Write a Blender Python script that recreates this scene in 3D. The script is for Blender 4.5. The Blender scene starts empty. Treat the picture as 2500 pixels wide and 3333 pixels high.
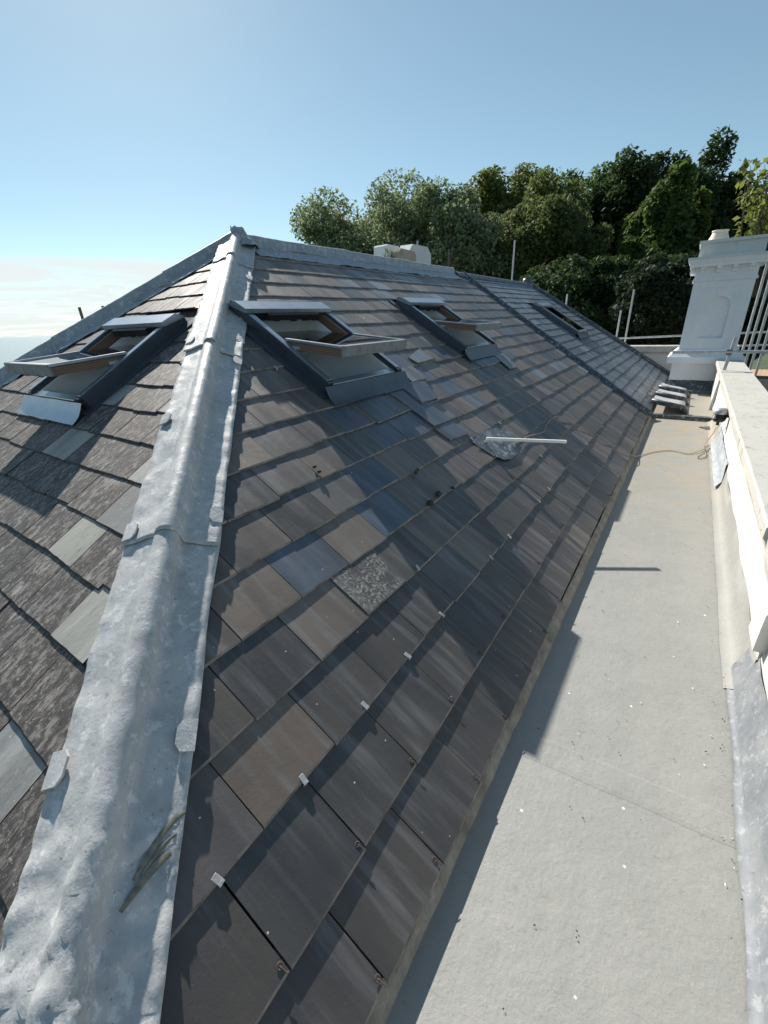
import bpy, math, random
from mathutils import Vector, Matrix, noise
import numpy as np
random.seed(7); np.random.seed(7)
sc = bpy.context.scene
COL = sc.collection
# ------------------------------------------------------------------ camera
V = Vector
CAM = V((0, 0, 1.6)); FPX = 1390.4
RIGHT = V((0.83057024, 0.55560905, -0.03810065)); DOWN = V((0.19772577, -0.3581502, -0.91248723)); FWD = V((-0.52063192, 0.75035126, -0.40732713))
cd = bpy.data.cameras.new('camera'); cam = bpy.data.objects.new('camera', cd); COL.objects.link(cam)
cd.sensor_fit = 'HORIZONTAL'; cd.sensor_width = 36; cd.lens = FPX / 2500 * 36
cd.clip_start = 0.02; cd.clip_end = 60000
M = Matrix((RIGHT, -DOWN, -FWD)).transposed().to_4x4(); M.translation = CAM
cam.matrix_world = M
sc.camera = cam
# ------------------------------------------------------------------ sky, sun, exposure
SUN = V((-0.688, 0.437, 0.579)).normalized()          # towards the sun
w = bpy.data.worlds.new('World'); sc.world = w; w.use_nodes = True
nt = w.node_tree; nt.nodes.clear()
def N(tree, typ, **kw):
    n = tree.nodes.new(typ)
    for k, v in kw.items():
        if k in n.inputs: n.inputs[k].default_value = v
        else: setattr(n, k, v)
    return n
sky = N(nt, 'ShaderNodeTexSky', sky_type='NISHITA', sun_disc=False, sun_elevation=math.asin(SUN.z), sun_rotation=math.atan2(SUN.x, SUN.y), altitude=80, air_density=0.75, dust_density=0.13, ozone_density=0.7)
bg = N(nt, 'ShaderNodeBackground', Strength=0.086)
out = N(nt, 'ShaderNodeOutputWorld')
tc = N(nt, 'ShaderNodeTexCoord')
sep = N(nt, 'ShaderNodeSeparateXYZ'); nt.links.new(tc.outputs['Generated'], sep.inputs[0])
# low layered cloud all round the horizon
zc = N(nt, 'ShaderNodeMath', operation='MAXIMUM'); nt.links.new(sep.outputs['Z'], zc.inputs[0]); zc.inputs[1].default_value = 0
za = N(nt, 'ShaderNodeMath', operation='ADD'); nt.links.new(zc.outputs[0], za.inputs[0]); za.inputs[1].default_value = 0.045
dx = N(nt, 'ShaderNodeMath', operation='DIVIDE'); nt.links.new(sep.outputs['X'], dx.inputs[0]); nt.links.new(za.outputs[0], dx.inputs[1])
dy = N(nt, 'ShaderNodeMath', operation='DIVIDE'); nt.links.new(sep.outputs['Y'], dy.inputs[0]); nt.links.new(za.outputs[0], dy.inputs[1])
cb = N(nt, 'ShaderNodeCombineXYZ'); nt.links.new(dx.outputs[0], cb.inputs[0]); nt.links.new(dy.outputs[0], cb.inputs[1])
cn = N(nt, 'ShaderNodeTexNoise', Scale=0.75, Detail=9, Roughness=0.62, Distortion=0.3); nt.links.new(cb.outputs[0], cn.inputs['Vector'])
cr = N(nt, 'ShaderNodeMapRange', interpolation_type='SMOOTHSTEP'); nt.links.new(cn.outputs['Fac'], cr.inputs[0])
cr.inputs[1].default_value = 0.26; cr.inputs[2].default_value = 0.56
el = N(nt, 'ShaderNodeMapRange', interpolation_type='SMOOTHSTEP'); nt.links.new(sep.outputs['Z'], el.inputs[0])
el.inputs[1].default_value = 0.128; el.inputs[2].default_value = 0.108
mu = N(nt, 'ShaderNodeMath', operation='MULTIPLY'); nt.links.new(cr.outputs[0], mu.inputs[0]); nt.links.new(el.outputs[0], mu.inputs[1])
mu2 = N(nt, 'ShaderNodeMath', operation='MULTIPLY'); nt.links.new(mu.outputs[0], mu2.inputs[0]); mu2.inputs[1].default_value = 0.95
cm = N(nt, 'ShaderNodeMix', data_type='RGBA'); nt.links.new(mu2.outputs[0], cm.inputs['Factor'])
wb = N(nt, 'ShaderNodeMix', data_type='RGBA', blend_type='MULTIPLY'); wb.inputs['Factor'].default_value = 1; wb.inputs['B'].default_value = (1.19, 1.38, 1.28, 1); gm = N(nt, 'ShaderNodeGamma', Gamma=0.78); nt.links.new(sky.outputs[0], gm.inputs[0]); nt.links.new(gm.outputs[0], wb.inputs['A']); nt.links.new(wb.outputs['Result'], cm.inputs['A']); cm.inputs['B'].default_value = (5.9, 6.3, 6.3, 1)
nt.links.new(cm.outputs['Result'], bg.inputs['Color']); nt.links.new(bg.outputs[0], out.inputs[0])
sl = bpy.data.lights.new('sun', 'SUN'); sl.energy = 5.0; sl.angle = math.radians(0.53); sl.color = (1, 0.95, 0.87)
so = bpy.data.objects.new('sun', sl); COL.objects.link(so); so.rotation_euler = (-SUN).to_track_quat('-Z', 'Y').to_euler()
sc.view_settings.view_transform = 'Standard'; sc.view_settings.look = 'None'; sc.view_settings.exposure = 0.74; sc.view_settings.gamma = 1
sc.view_settings.use_curve_mapping = False
# ------------------------------------------------------------------ helpers
def ray(px, py): return RIGHT * ((px - 1250) / FPX) + DOWN * ((py - 1666.5) / FPX) + FWD
def at(px, py, Y): r = ray(px, py); return CAM + r * ((Y - CAM.y) / r.y)
def link(o, parent=None):
    COL.objects.link(o)
    if parent is not None: o.parent = parent
    return o
def mesh(name, vs, fs, mats=(), parent=None, idx=None, smooth=False):
    me = bpy.data.meshes.new(name); me.from_pydata([tuple(v) for v in vs], [], fs)
    for m in (mats if isinstance(mats, (list, tuple)) else [mats]): me.materials.append(m)
    if idx is not None: me.polygons.foreach_set('material_index', idx)
    if smooth: me.polygons.foreach_set('use_smooth', [True] * len(me.polygons))
    me.update()
    return link(bpy.data.objects.new(name, me), parent)
def empty(name, loc=(0, 0, 0), parent=None):
    o = bpy.data.objects.new(name, None); o.location = loc; o.empty_display_size = .1
    return link(o, parent)
def tag(o, label=None, cat=None, group=None, kind=None):
    if label: o['label'] = label
    if cat: o['category'] = cat
    if group: o['group'] = group
    if kind: o['kind'] = kind
    return o
class MB:
    def __init__(s): s.v = []; s.f = []; s.i = []
    def add(s, vs, fs, i=0):
        b = len(s.v); s.v += [tuple(v) for v in vs]; s.f += [tuple(b + k for k in f) for f in fs]; s.i += [i] * len(fs); return s
    def box(s, a, b, i=0, mat=None, ch=0.0):
        (x0, y0, z0), (x1, y1, z1) = a, b
        if ch > 0:
            c = ch; vs = []
            for z, k in ((z0, c), (z0 + c, 0), (z1 - c, 0), (z1, c)):
                vs += [(x0 + k, y0 + k, z), (x1 - k, y0 + k, z), (x1 - k, y1 - k, z), (x0 + k, y1 - k, z)]
            fs = [(3, 2, 1, 0), (12, 13, 14, 15)]
            for r in range(3):
                for k in range(4): fs.append((r * 4 + k, r * 4 + (k + 1) % 4, r * 4 + 4 + (k + 1) % 4, r * 4 + 4 + k))
        else:
            vs = [(x0, y0, z0), (x1, y0, z0), (x1, y1, z0), (x0, y1, z0), (x0, y0, z1), (x1, y0, z1), (x1, y1, z1), (x0, y1, z1)]
            fs = [(3, 2, 1, 0), (4, 5, 6, 7), (0, 1, 5, 4), (1, 2, 6, 5), (2, 3, 7, 6), (3, 0, 4, 7)]
        if mat is not None: vs = [mat @ V(v) for v in vs]
        return s.add(vs, fs, i)
    def tube(s, pts, r, n=10, i=0, caps=True):
        pts = [V(p) for p in pts]; rs = r if isinstance(r, (list, tuple)) else [r] * len(pts)
        vs = []; prev = None
        for k, p in enumerate(pts):
            d = (pts[min(k + 1, len(pts) - 1)] - pts[max(k - 1, 0)]).normalized()
            if prev is None:
                a = d.orthogonal().normalized()
            else:
                a = (prev - d * prev.dot(d)).normalized()
            prev = a; b = d.cross(a)
            for j in range(n):
                t = 2 * math.pi * j / n; vs.append(p + (a * math.cos(t) + b * math.sin(t)) * rs[k])
        fs = []
        for k in range(len(pts) - 1):
            for j in range(n): fs.append((k * n + j, k * n + (j + 1) % n, (k + 1) * n + (j + 1) % n, (k + 1) * n + j))
        if caps: fs += [tuple(reversed(range(n))), tuple((len(pts) - 1) * n + j for j in range(n))]
        return s.add(vs, fs, i)
    def lathe(s, prof, c, n=20, i=0):
        vs = []; fs = []
        for r, z in prof:
            for j in range(n):
                t = 2 * math.pi * j / n; vs.append((c[0] + r * math.cos(t), c[1] + r * math.sin(t), c[2] + z))
        for k in range(len(prof) - 1):
            for j in range(n): fs.append((k * n + j, k * n + (j + 1) % n, (k + 1) * n + (j + 1) % n, (k + 1) * n + j))
        return s.add(vs, fs, i)
    def prism(s, poly, h0, h1, i=0, mat=None):
        n = len(poly); vs = [(x, y, h0) for x, y in poly] + [(x, y, h1) for x, y in poly]
        if mat is not None: vs = [mat @ V(v) for v in vs]
        fs = [tuple(reversed(range(n))), tuple(range(n, 2 * n))] + [(k, (k + 1) % n, n + (k + 1) % n, n + k) for k in range(n)]
        return s.add(vs, fs, i)
    def build(s, name, mats, parent=None, smooth=False): return mesh(name, s.v, s.f, mats, parent, s.i, smooth)
# ------------------------------------------------------------------ materials
def mat(name):
    m = bpy.data.materials.new(name); m.use_nodes = True
    t = m.node_tree; p = t.nodes['Principled BSDF']; return m, t, p
def ramp(t, src, stops, interp='LINEAR'):
    r = t.nodes.new('ShaderNodeValToRGB'); r.color_ramp.interpolation = interp
    e = r.color_ramp.elements
    while len(e) < len(stops): e.new(0.5)
    for k, (p, c) in enumerate(stops): e[k].position = p; e[k].color = (*c, 1) if len(c) == 3 else c
    t.links.new(src, r.inputs[0]); return r.outputs[0]
def coords(t, scale=(1, 1, 1), rnd=True, kind='Object'):
    c = t.nodes.new('ShaderNodeTexCoord'); src = c.outputs[kind]
    if rnd:
        oi = t.nodes.new('ShaderNodeObjectInfo')
        mm = N(t, 'ShaderNodeMath', operation='MULTIPLY'); t.links.new(oi.outputs['Random'], mm.inputs[0]); mm.inputs[1].default_value = 37.0
        va = N(t, 'ShaderNodeVectorMath', operation='ADD'); t.links.new(src, va.inputs[0]); t.links.new(mm.outputs[0], va.inputs[1]); src = va.outputs[0]
    mp = t.nodes.new('ShaderNodeMapping'); mp.inputs['Scale'].default_value = scale; t.links.new(src, mp.inputs[0]); return mp.outputs[0]
def nz(t, vec, scale, detail=4, rough=.55, dist=0):
    n = N(t, 'ShaderNodeTexNoise', Scale=scale, Detail=detail, Roughness=rough, Distortion=dist); t.links.new(vec, n.inputs['Vector']); return n.outputs['Fac']
def mix(t, fac, a, b, blend='MIX'):
    m = N(t, 'ShaderNodeMix', data_type='RGBA', blend_type=blend)
    for s, k in ((fac, 'Factor'), (a, 'A'), (b, 'B')):
        if isinstance(s, bpy.types.NodeSocket): t.links.new(s, m.inputs[k])
        elif k == 'Factor': m.inputs[k].default_value = s
        else: m.inputs[k].default_value = (*s, 1)
    return m.outputs['Result']
def rng(t, src, a, b, c=0., d=1.):
    m = N(t, 'ShaderNodeMapRange', interpolation_type='SMOOTHSTEP'); t.links.new(src, m.inputs[0])
    for k, v in enumerate((a, b, c, d)): m.inputs[k + 1].default_value = v
    return m.outputs[0]
def bump(t, p, src, strength, dist):
    b = N(t, 'ShaderNodeBump', Strength=strength, Distance=dist); t.links.new(src, b.inputs['Height'])
    if p.inputs['Normal'].is_linked: t.links.new(p.inputs['Normal'].links[0].from_socket, b.inputs['Normal'])
    t.links.new(b.outputs[0], p.inputs['Normal'])
def rand(t): return t.nodes.new('ShaderNodeObjectInfo').outputs['Random']
def plain(name, c, rough=.5, metal=0., var=.15, scale=8, bmp=0., bs=60, spec=.5):
    m, t, p = mat(name); v = coords(t, rnd=False)
    f = nz(t, v, scale, 5)
    t.links.new(ramp(t, f, [(.3, tuple(x * (1 - var) for x in c)), (.7, tuple(min(1, x * (1 + var)) for x in c))]), p.inputs['Base Color'])
    p.inputs['Roughness'].default_value = rough; p.inputs['Metallic'].default_value = metal; p.inputs['Specular IOR Level'].default_value = spec
    if bmp: bump(t, p, nz(t, v, bs, 4), bmp, .01)
    return m
def slate_mat(name, stops, streak, rough, lich=None, sheen=.5):
    m, t, p = mat(name); v = coords(t); vs_ = coords(t, (26, 2.2, 1)); vb = coords(t, (5, 1.2, 1))
    base = ramp(t, rand(t), stops)
    s1 = rng(t, nz(t, vs_, 1.0, 3), .46, .74); base = mix(t, s1, base, streak)
    blot = rng(t, nz(t, vb, 1.0, 3), .42, .68)
    base = mix(t, blot, base, mix(t, .5, base, (.03, .03, .032)))
    sp = rng(t, nz(t, v, 420, 2), .70, .76); base = mix(t, sp, base, (.2, .19, .17))
    vo = N(t, 'ShaderNodeTexVoronoi', Scale=13); t.links.new(v, vo.inputs['Vector']); base = mix(t, rng(t, vo.outputs['Distance'], .045, .03), base, (.55, .54, .5))
    if lich:
        lm = N(t, 'ShaderNodeMath', operation='MULTIPLY'); t.links.new(rng(t, nz(t, v, 75, 8, .8), *lich[0]), lm.inputs[0]); t.links.new(rng(t, nz(t, v, 9, 3), .40, .55), lm.inputs[1]); lm = lm.outputs[0]; base = mix(t, lm, base, mix(t, nz(t, v, 90, 3), lich[1], lich[2]))
    t.links.new(base, p.inputs['Base Color'])
    t.links.new(rng(t, nz(t, vb, 1.7, 4), .3, .7, rough - .08, rough + .1), p.inputs['Roughness']); p.inputs['Specular IOR Level'].default_value = sheen
    bump(t, p, nz(t, v, 14, 5, .6), .35, .004); bump(t, p, nz(t, v, 160, 3), .25, .0012)
    return m
M_brown = slate_mat('slate_brown', [(0, (.148, .116, .093)), (.3, (.165, .136, .114)), (.55, (.118, .099, .090)), (.8, (.112, .104, .104)), (1, (.18, .142, .112))], (.19, .178, .168), .47)
M_dark = slate_mat('slate_charcoal', [(0, (.076, .066, .058)), (.4, (.082, .074, .068)), (.75, (.064, .062, .062)), (1, (.092, .079, .067))], (.145, .14, .138), .42)
M_blue = slate_mat('slate_blue', [(0, (0.075, 0.093, 0.128)), (.5, (0.099, 0.117, 0.147)), (1, (0.068, 0.083, 0.117))], (.12, .14, .17), .40)
M_pale = slate_mat('slate_pale', [(0, (.15, .165, .185)), (.5, (.19, .20, .21)), (1, (.12, .14, .165))], (.25, .26, .27), .42)
M_lich = slate_mat('slate_lichened', [(0, (.10, .095, .09)), (1, (.085, .08, .08))], (.16, .155, .15), .7, lich=((.49, .58), (.40, .38, .32), (.22, .21, .19)))
M_oldA = slate_mat('slate_old_brown', [(0, (.185, .158, .142)), (.35, (.245, .215, .195)), (.7, (.15, .136, .128)), (1, (.28, .255, .235))], (.38, .355, .33), .68)
M_oldB = slate_mat('slate_old_grey', [(0, (0.275, 0.288, 0.288)), (.5, (0.362, 0.362, 0.338)), (1, (0.312, 0.300, 0.237))], (.38, .37, .34), .6)
def mottle(m, lo, hi, dark, sc_=(9, 4, 1)):
    t = m.node_tree; p = t.nodes['Principled BSDF']; old = p.inputs['Base Color'].links[0].from_socket
    v = coords(t, sc_); f = rng(t, nz(t, v, 4.2, 12, .78, .2), lo, hi)
    v2 = coords(t); lf = rng(t, nz(t, v2, 60, 9, .8), .57, .62)
    b = mix(t, f, old, dark); b = mix(t, rng(t, nz(t, coords(t, (30, 7, 1)), 6, 6, .8), .53, .62, 0, .7), b, mix(t, .5, b, (.34, .29, .26))); b = mix(t, lf, b, (.33, .31, .25))
    t.links.new(b, p.inputs['Base Color']); bump(t, p, nz(t, coords(t, (7, 2.4, 1)), 5, 9, .75), .55, .006)
mottle(M_oldA, .41, .53, (.042, .036, .034)); mottle(M_oldB, .52, .72, (.12, .11, .1), (12, 3, 1))
M_far = slate_mat('slate_far_bluegrey', [(0, (0.106, 0.131, 0.163)), (.4, (0.150, 0.175, 0.206)), (.75, (0.088, 0.110, 0.140)), (1, (0.200, 0.219, 0.237))], (.24, .26, .28), .36)
M_edge = plain('slate_cut_edge', (.20, .178, .152), .8, var=.55, scale=11, bmp=.4)
M_edge_old = plain('slate_old_edge', (.06, .052, .045), .9, var=.4, scale=30, bmp=.4)
M_deck = plain('roof_battens', (.03, .028, .026), .9)
def lead_mat(name, stops, rough=.55, stain=.5, wh=.6):
    m, t, p = mat(name); v = coords(t, rnd=False); v2 = coords(t, (1.0, 1.0, 1.0), rnd=False)
    b = ramp(t, nz(t, v, 6, 10, .72, .3), stops)
    b = mix(t, rng(t, nz(t, v, 22, 10, .78, .2), .53, .60, 0, .7), b, mix(t, wh, b, (.80, .80, .78)))
    b = mix(t, rng(t, nz(t, v, 55, 10, .8), .57, .63, 0, .6), b, mix(t, .65, b, (.10, .105, .115)))
    st = coords(t, (30, 30, 2.5), rnd=False); b = mix(t, rng(t, nz(t, st, 1.4, 5, .7), .62, .70, 0, stain), b, (.16, .14, .13))
    vo = N(t, 'ShaderNodeTexVoronoi', Scale=26); t.links.new(v, vo.inputs['Vector']); b = mix(t, rng(t, vo.outputs['Distance'], .09, .05, 0, stain), b, (.09, .07, .07))
    b = mix(t, rng(t, nz(t, v2, 9, 9, .8, .8), .66, .72, 0, stain), b, (.12, .11, .115))
    t.links.new(b, p.inputs['Base Color']); p.inputs['Metallic'].default_value = .04
    t.links.new(rng(t, nz(t, v, 12, 5), .3, .7, rough - .1, rough + .15), p.inputs['Roughness'])
    bump(t, p, nz(t, v, 17, 7, .7), .4, .008); bump(t, p, nz(t, v, 70, 8, .75), .35, .003); p.inputs['Specular IOR Level'].default_value = .3
    return m
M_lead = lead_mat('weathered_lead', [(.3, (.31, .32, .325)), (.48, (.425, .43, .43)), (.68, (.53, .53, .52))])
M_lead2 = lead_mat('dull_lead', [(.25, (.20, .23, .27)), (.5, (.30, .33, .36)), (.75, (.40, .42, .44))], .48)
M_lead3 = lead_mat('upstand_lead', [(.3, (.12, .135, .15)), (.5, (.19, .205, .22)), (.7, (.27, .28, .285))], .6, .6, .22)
M_patch = lead_mat('patch_lead', [(.3, (.05, .065, .08)), (.5, (.12, .14, .16)), (.7, (.30, .33, .35))], .5)
M_leadd = lead_mat('dark_lead', [(.25, (.045, .055, .068)), (.5, (.065, .078, .092)), (.75, (.10, .115, .13))], .42, .3)
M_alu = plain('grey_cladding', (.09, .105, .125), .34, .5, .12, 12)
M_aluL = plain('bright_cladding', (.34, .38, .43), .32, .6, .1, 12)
def wood_mat():
    m, t, p = mat('pine'); v = coords(t, (8, 3, 40), rnd=False)
    wv = N(t, 'ShaderNodeTexWave', Scale=.8, Distortion=5, Detail=2, bands_direction='Z'); t.links.new(v, wv.inputs['Vector'])
    t.links.new(ramp(t, wv.outputs['Fac'], [(0, (.10, .055, .035)), (.5, (.20, .125, .08)), (1, (.25, .165, .11))]), p.inputs['Base Color']); p.inputs['Roughness'].default_value = .6
    return m
M_wood = wood_mat()
M_woodg = plain('grey_timber', (.19, .20, .205), .7, var=.3, scale=20)
M_reveal = plain('reveal_white', (.90, .91, .91), .6, var=.03)
M_black = plain('black_plastic', (.015, .015, .016), .45)
def glass_mat():
    m, t, p = mat('window_glass'); t.nodes.remove(p)
    tr = t.nodes.new('ShaderNodeBsdfTransparent'); tr.inputs[0].default_value = (.86, .9, .89, 1); gl = N(t, 'ShaderNodeBsdfGlossy', Roughness=.02)
    fr = N(t, 'ShaderNodeFresnel', IOR=1.9); ms = N(t, 'ShaderNodeMixShader'); t.links.new(fr.outputs[0], ms.inputs[0])
    t.links.new(tr.outputs[0], ms.inputs[1]); t.links.new(gl.outputs[0], ms.inputs[2]); t.links.new(ms.outputs[0], t.nodes['Material Output'].inputs[0]); return m
M_glass = glass_mat()
def floor_mat():
    m, t, p = mat('gutter_membrane'); v = coords(t, rnd=False)
    b = ramp(t, nz(t, v, 1.3, 6, .6), [(.3, (.285, .282, .264)), (.7, (.245, .248, .238))])
    va = coords(t, (4, .9, 1), rnd=False)
    sx = t.nodes.new('ShaderNodeSeparateXYZ'); t.links.new(v, sx.inputs[0])
    far = rng(t, sx.outputs['Y'], 2.5, 7.0)
    f2 = N(t, 'ShaderNodeMath', operation='MULTIPLY'); t.links.new(far, f2.inputs[0]); t.links.new(rng(t, nz(t, coords(t, (1, 3.5, 1), rnd=False), 2.5, 7, .7), .38, .66), f2.inputs[1])
    b = mix(t, rng(t, nz(t, v, 4.5, 8, .72), .40, .62, 0, .55), b, (.235, .238, .225))
    b = mix(t, rng(t, nz(t, v, 60, 6, .8), .55, .68, 0, .35), b, (.38, .375, .35))
    b = mix(t, f2.outputs[0], b, (.325, .265, .18))
    b = mix(t, rng(t, nz(t, coords(t, (1.2, 2.4, 1), rnd=False), 16, 9, .8), .56, .64, 0, .6), b, (.20, .185, .15))
    vo = N(t, 'ShaderNodeTexVoronoi', Scale=9); t.links.new(v, vo.inputs['Vector'])
    b = mix(t, rng(t, vo.outputs['Distance'], .05, .035), b, mix(t, rng(t, nz(t, v, 3, 1), .48, .52), (.75, .75, .7), (.09, .075, .055)))
    b = mix(t, rng(t, nz(t, v, 5, 5, .7, 1.0), .62, .75, 0, .35), b, (.22, .25, .22))
    t.links.new(b, p.inputs['Base Color']); p.inputs['Roughness'].default_value = .62
    bump(t, p, nz(t, v, 70, 8, .72), .5, .005); bump(t, p, nz(t, v, 22, 5, .6), .3, .006); bump(t, p, nz(t, v, 6, 3), .4, .012)
    return m
M_floor = floor_mat()
def paint_mat(name, c, d, stain=.5, sc_=(1, 1, 1)):
    m, t, p = mat(name); v = coords(t, sc_, rnd=False)
    b = ramp(t, nz(t, v, 2.5, 6), [(.3, c), (.75, tuple(x * .9 for x in c))])
    b = mix(t, rng(t, nz(t, v, 7, 9, .75, .5), .54, .7, 0, stain), b, d)
    b = mix(t, rng(t, nz(t, coords(t, (9, 2, 3), rnd=False), 6, 6, .75, .3), .62, .68, 0, stain), b, tuple(x * .35 for x in d))
    t.links.new(b, p.inputs['Base Color']); p.inputs['Roughness'].default_value = .75; bump(t, p, nz(t, v, 55, 5), .4, .006); return m
M_wall = paint_mat('parapet_paint', (.60, .592, .55), (.43, .41, .35), .6)
M_coping = paint_mat('weathered_coping', (.49, .476, .43), (.23, .21, .175), 1.0, (1.6, 1.0, 1))
M_white = paint_mat('chimney_paint', (.80, .81, .83), (.55, .57, .56), .45)
M_capst = paint_mat('chimney_cap', (.62, .64, .62), (.33, .36, .33), .7)
M_tube = plain('galvanised_tube', (.42, .44, .46), .45, .4, .2, 20)
M_tubed = plain('rusty_tube', (.12, .085, .08), .6, .2, .2, 20)
M_brick = plain('old_brick', (.30, .17, .11), .85, var=.35, scale=30, bmp=.5)
M_board = plain('scaffold_board', (.42, .28, .17), .8, var=.25, scale=10)
M_pvc = plain('white_pvc', (.78, .77, .72), .4, var=.05)
M_cable = plain('beige_cable', (.30, .26, .2), .5, var=.1)
M_seal = plain('olive_sealant', (.17, .16, .125), .6, var=.4, scale=60)
M_moss = plain('moss', (.045, .042, .02), .95, var=.5, scale=90, bmp=1.)
M_mortar = plain('eave_mortar', (.27, .25, .215), .85, var=.35, scale=14, bmp=.8)
# ------------------------------------------------------------------ planes
P1, P2, TH = 0.5597366, 0.5379541, -0.0194407
EAVE = V((-0.29, 0, 0.13))
MA = Matrix(((0, -math.cos(P1), math.sin(P1)), (1, 0, 0), (0, math.sin(P1), math.cos(P1)))).to_4x4(); MA.translation = EAVE      # local x = along eaves, y = up the slope, z = out
RID = 4.17
APEX = MA @ V((3.23, RID, 0))
HH = V((math.cos(TH), math.sin(TH), 0)); NNl = V((math.sin(TH), -math.cos(TH), 0)); FL = NNl * math.cos(P2) - V((0, 0, math.sin(P2))); NL = HH.cross(-FL)
ML = Matrix((HH, -FL, NL)).transposed().to_4x4(); ML.translation = APEX + NL * .02     # local x = u, y = -distance below apex
NA = V((math.sin(P1), 0, math.cos(P1)))
HD = NA.cross(NL).normalized(); HD = HD if HD.z < 0 else -HD
H0 = MA @ V((3.225, RID - .005, 0))
FH = (HH * -0.54 + FL).normalized()                   # far hip
T = .0095                                             # slate thickness
def clip(poly, a, b, c):                              # keep a*x+b*y<=c
    o = []
    for i in range(len(poly)):
        p, q = poly[i], poly[(i + 1) % len(poly)]; dp, dq = a * p[0] + b * p[1] - c, a * q[0] + b * q[1] - c
        if dp <= 0: o.append(p)
        if (dp < 0 < dq) or (dq < 0 < dp): k = dp / (dp - dq); o.append((p[0] + (q[0] - p[0]) * k, p[1] + (q[1] - p[1]) * k))
    return o
def area(poly): return abs(sum(poly[i][0] * poly[(i + 1) % len(poly)][1] - poly[(i + 1) % len(poly)][0] * poly[i][1] for i in range(len(poly)))) / 2
def slab(poly, s0, g, t=T, lift=0., ch=.007):
    """slate in slope coordinates: tail at s0 rides on the course below, head tucks under the next one"""
    def top(x, y): return lift + .004 - (y - s0) / g * t * 1.02
    n = len(poly)
    def inn(y): return y + ch if y < s0 + .03 else y
    vs = [(x, inn(y), top(x, inn(y))) for x, y in poly] + [(x, y, top(x, y) - t * (.55 if y < s0 + .03 else 1)) for x, y in poly]
    vs += [(x, y, top(x, y) - t) for x, y in poly]
    fs = [tuple(range(n)), tuple(reversed(range(2 * n, 3 * n)))] + [(k, n + k, n + (k + 1) % n, (k + 1) % n) for k in range(n)] + [(n + k, 2 * n + k, 2 * n + (k + 1) % n, n + (k + 1) % n) for k in range(n)]
    return vs, fs, [0, 0] + [1] * 2 * n
def ccw(poly):
    a = sum(poly[i][0] * poly[(i + 1) % len(poly)][1] - poly[(i + 1) % len(poly)][0] * poly[i][1] for i in range(len(poly)))
    return poly if a > 0 else poly[::-1]
def put_slate(name, poly, s0, g, mats, parent, rag=0., jit=1., t=T, lift=0.):
    poly = ccw(poly)
    if rag:
        q = []
        for i in range(len(poly)):
            p, r = poly[i], poly[(i + 1) % len(poly)]; q.append(p)
            L_ = math.hypot(r[0] - p[0], r[1] - p[1])
            if L_ > .06 and max(p[1], r[1]) < s0 + g * 1.05 + .0:
                k = max(2, int(L_ / .03))
                for j in range(1, k):
                    f = j / k; nx, ny = -(r[1] - p[1]) / L_, (r[0] - p[0]) / L_; a = random.uniform(-1, 1) * rag
                    q.append((p[0] + (r[0] - p[0]) * f + nx * a, p[1] + (r[1] - p[1]) * f + ny * a))
        poly = q
    cx = min(p[0] for p in poly); vs, fs, ii = slab(poly, s0, g, t, lift)
    ox, oy = cx + .12, s0 + g * .5
    tx, ty = random.gauss(0, .004) * jit, random.gauss(0, .004) * jit; up = abs(random.gauss(0, .0011)) * jit
    vs = [(x - ox, y - oy, z + up + (x - ox) * tx + max(0, oy - y) * abs(ty)) for x, y, z in vs]
    o = mesh(name, vs, fs, mats, parent, ii); o.location = (ox, oy, 0); o.rotation_euler = (0, 0, random.gauss(0, .0025) * jit)
    return o
GUT = Matrix.Translation((0, 0, .0768)) @ Matrix.Scale(.952, 4)     # gutter datum: floor level and scale of everything standing on it
# skylight rectangles (x0,x1,y0,y1) in slope coordinates
SK1 = (2.19, 3.08, 1.97, 2.97); SK2 = (4.60, 5.47, 2.10, 3.10); SK3 = (9.84, 10.72, 2.0, 3.08); SKL = (0.0, .84, -2.33, -1.41)
def hx(s): return 3.225 - (RID - s) * abs(HD.y) / (abs(HD.z) / math.sin(P1))           # hip line x on main slope at height s
def divx(s): return 7.66 + .205 * max(0, s - .5)
# ------------------------------------------------------------------ setting
def sheet(name, x0, x1, y0, y1, z, m, nx=1, ny=1, kind='structure', amp=0.):
    vs = [(x0 + (x1 - x0) * i / nx, y0 + (y1 - y0) * j / ny, z + (noise.noise((i * .37, j * .37, 3.3)) * amp if amp else 0)) for j in range(ny + 1) for i in range(nx + 1)]
    fs = [(j * (nx + 1) + i, j * (nx + 1) + i + 1, (j + 1) * (nx + 1) + i + 1, (j + 1) * (nx + 1) + i) for j in range(ny) for i in range(nx)]
    o = mesh(name, vs, fs, m, smooth=amp > 0); o['kind'] = kind; return o
M_grass = plain('rough_grass', (.05, .075, .025), .9, var=.4, scale=.3)
sheet('ground', -70, 3000, -3000, 3000, -9.0, M_grass)
m, t, p = mat('sea_water'); p.inputs['Base Color'].default_value = (.05, .12, .15, 1); p.inputs['Roughness'].default_value = .16; bump(t, p, nz(t, coords(t, rnd=False), .25, 5), .35, .3); M_sea = m
sheet('sea', -40000, -69, -40000, 40000, -22.0, M_sea)
sheet('gutter_floor', -.335, .56, -.9, 8.27, 0, M_floor)
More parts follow.
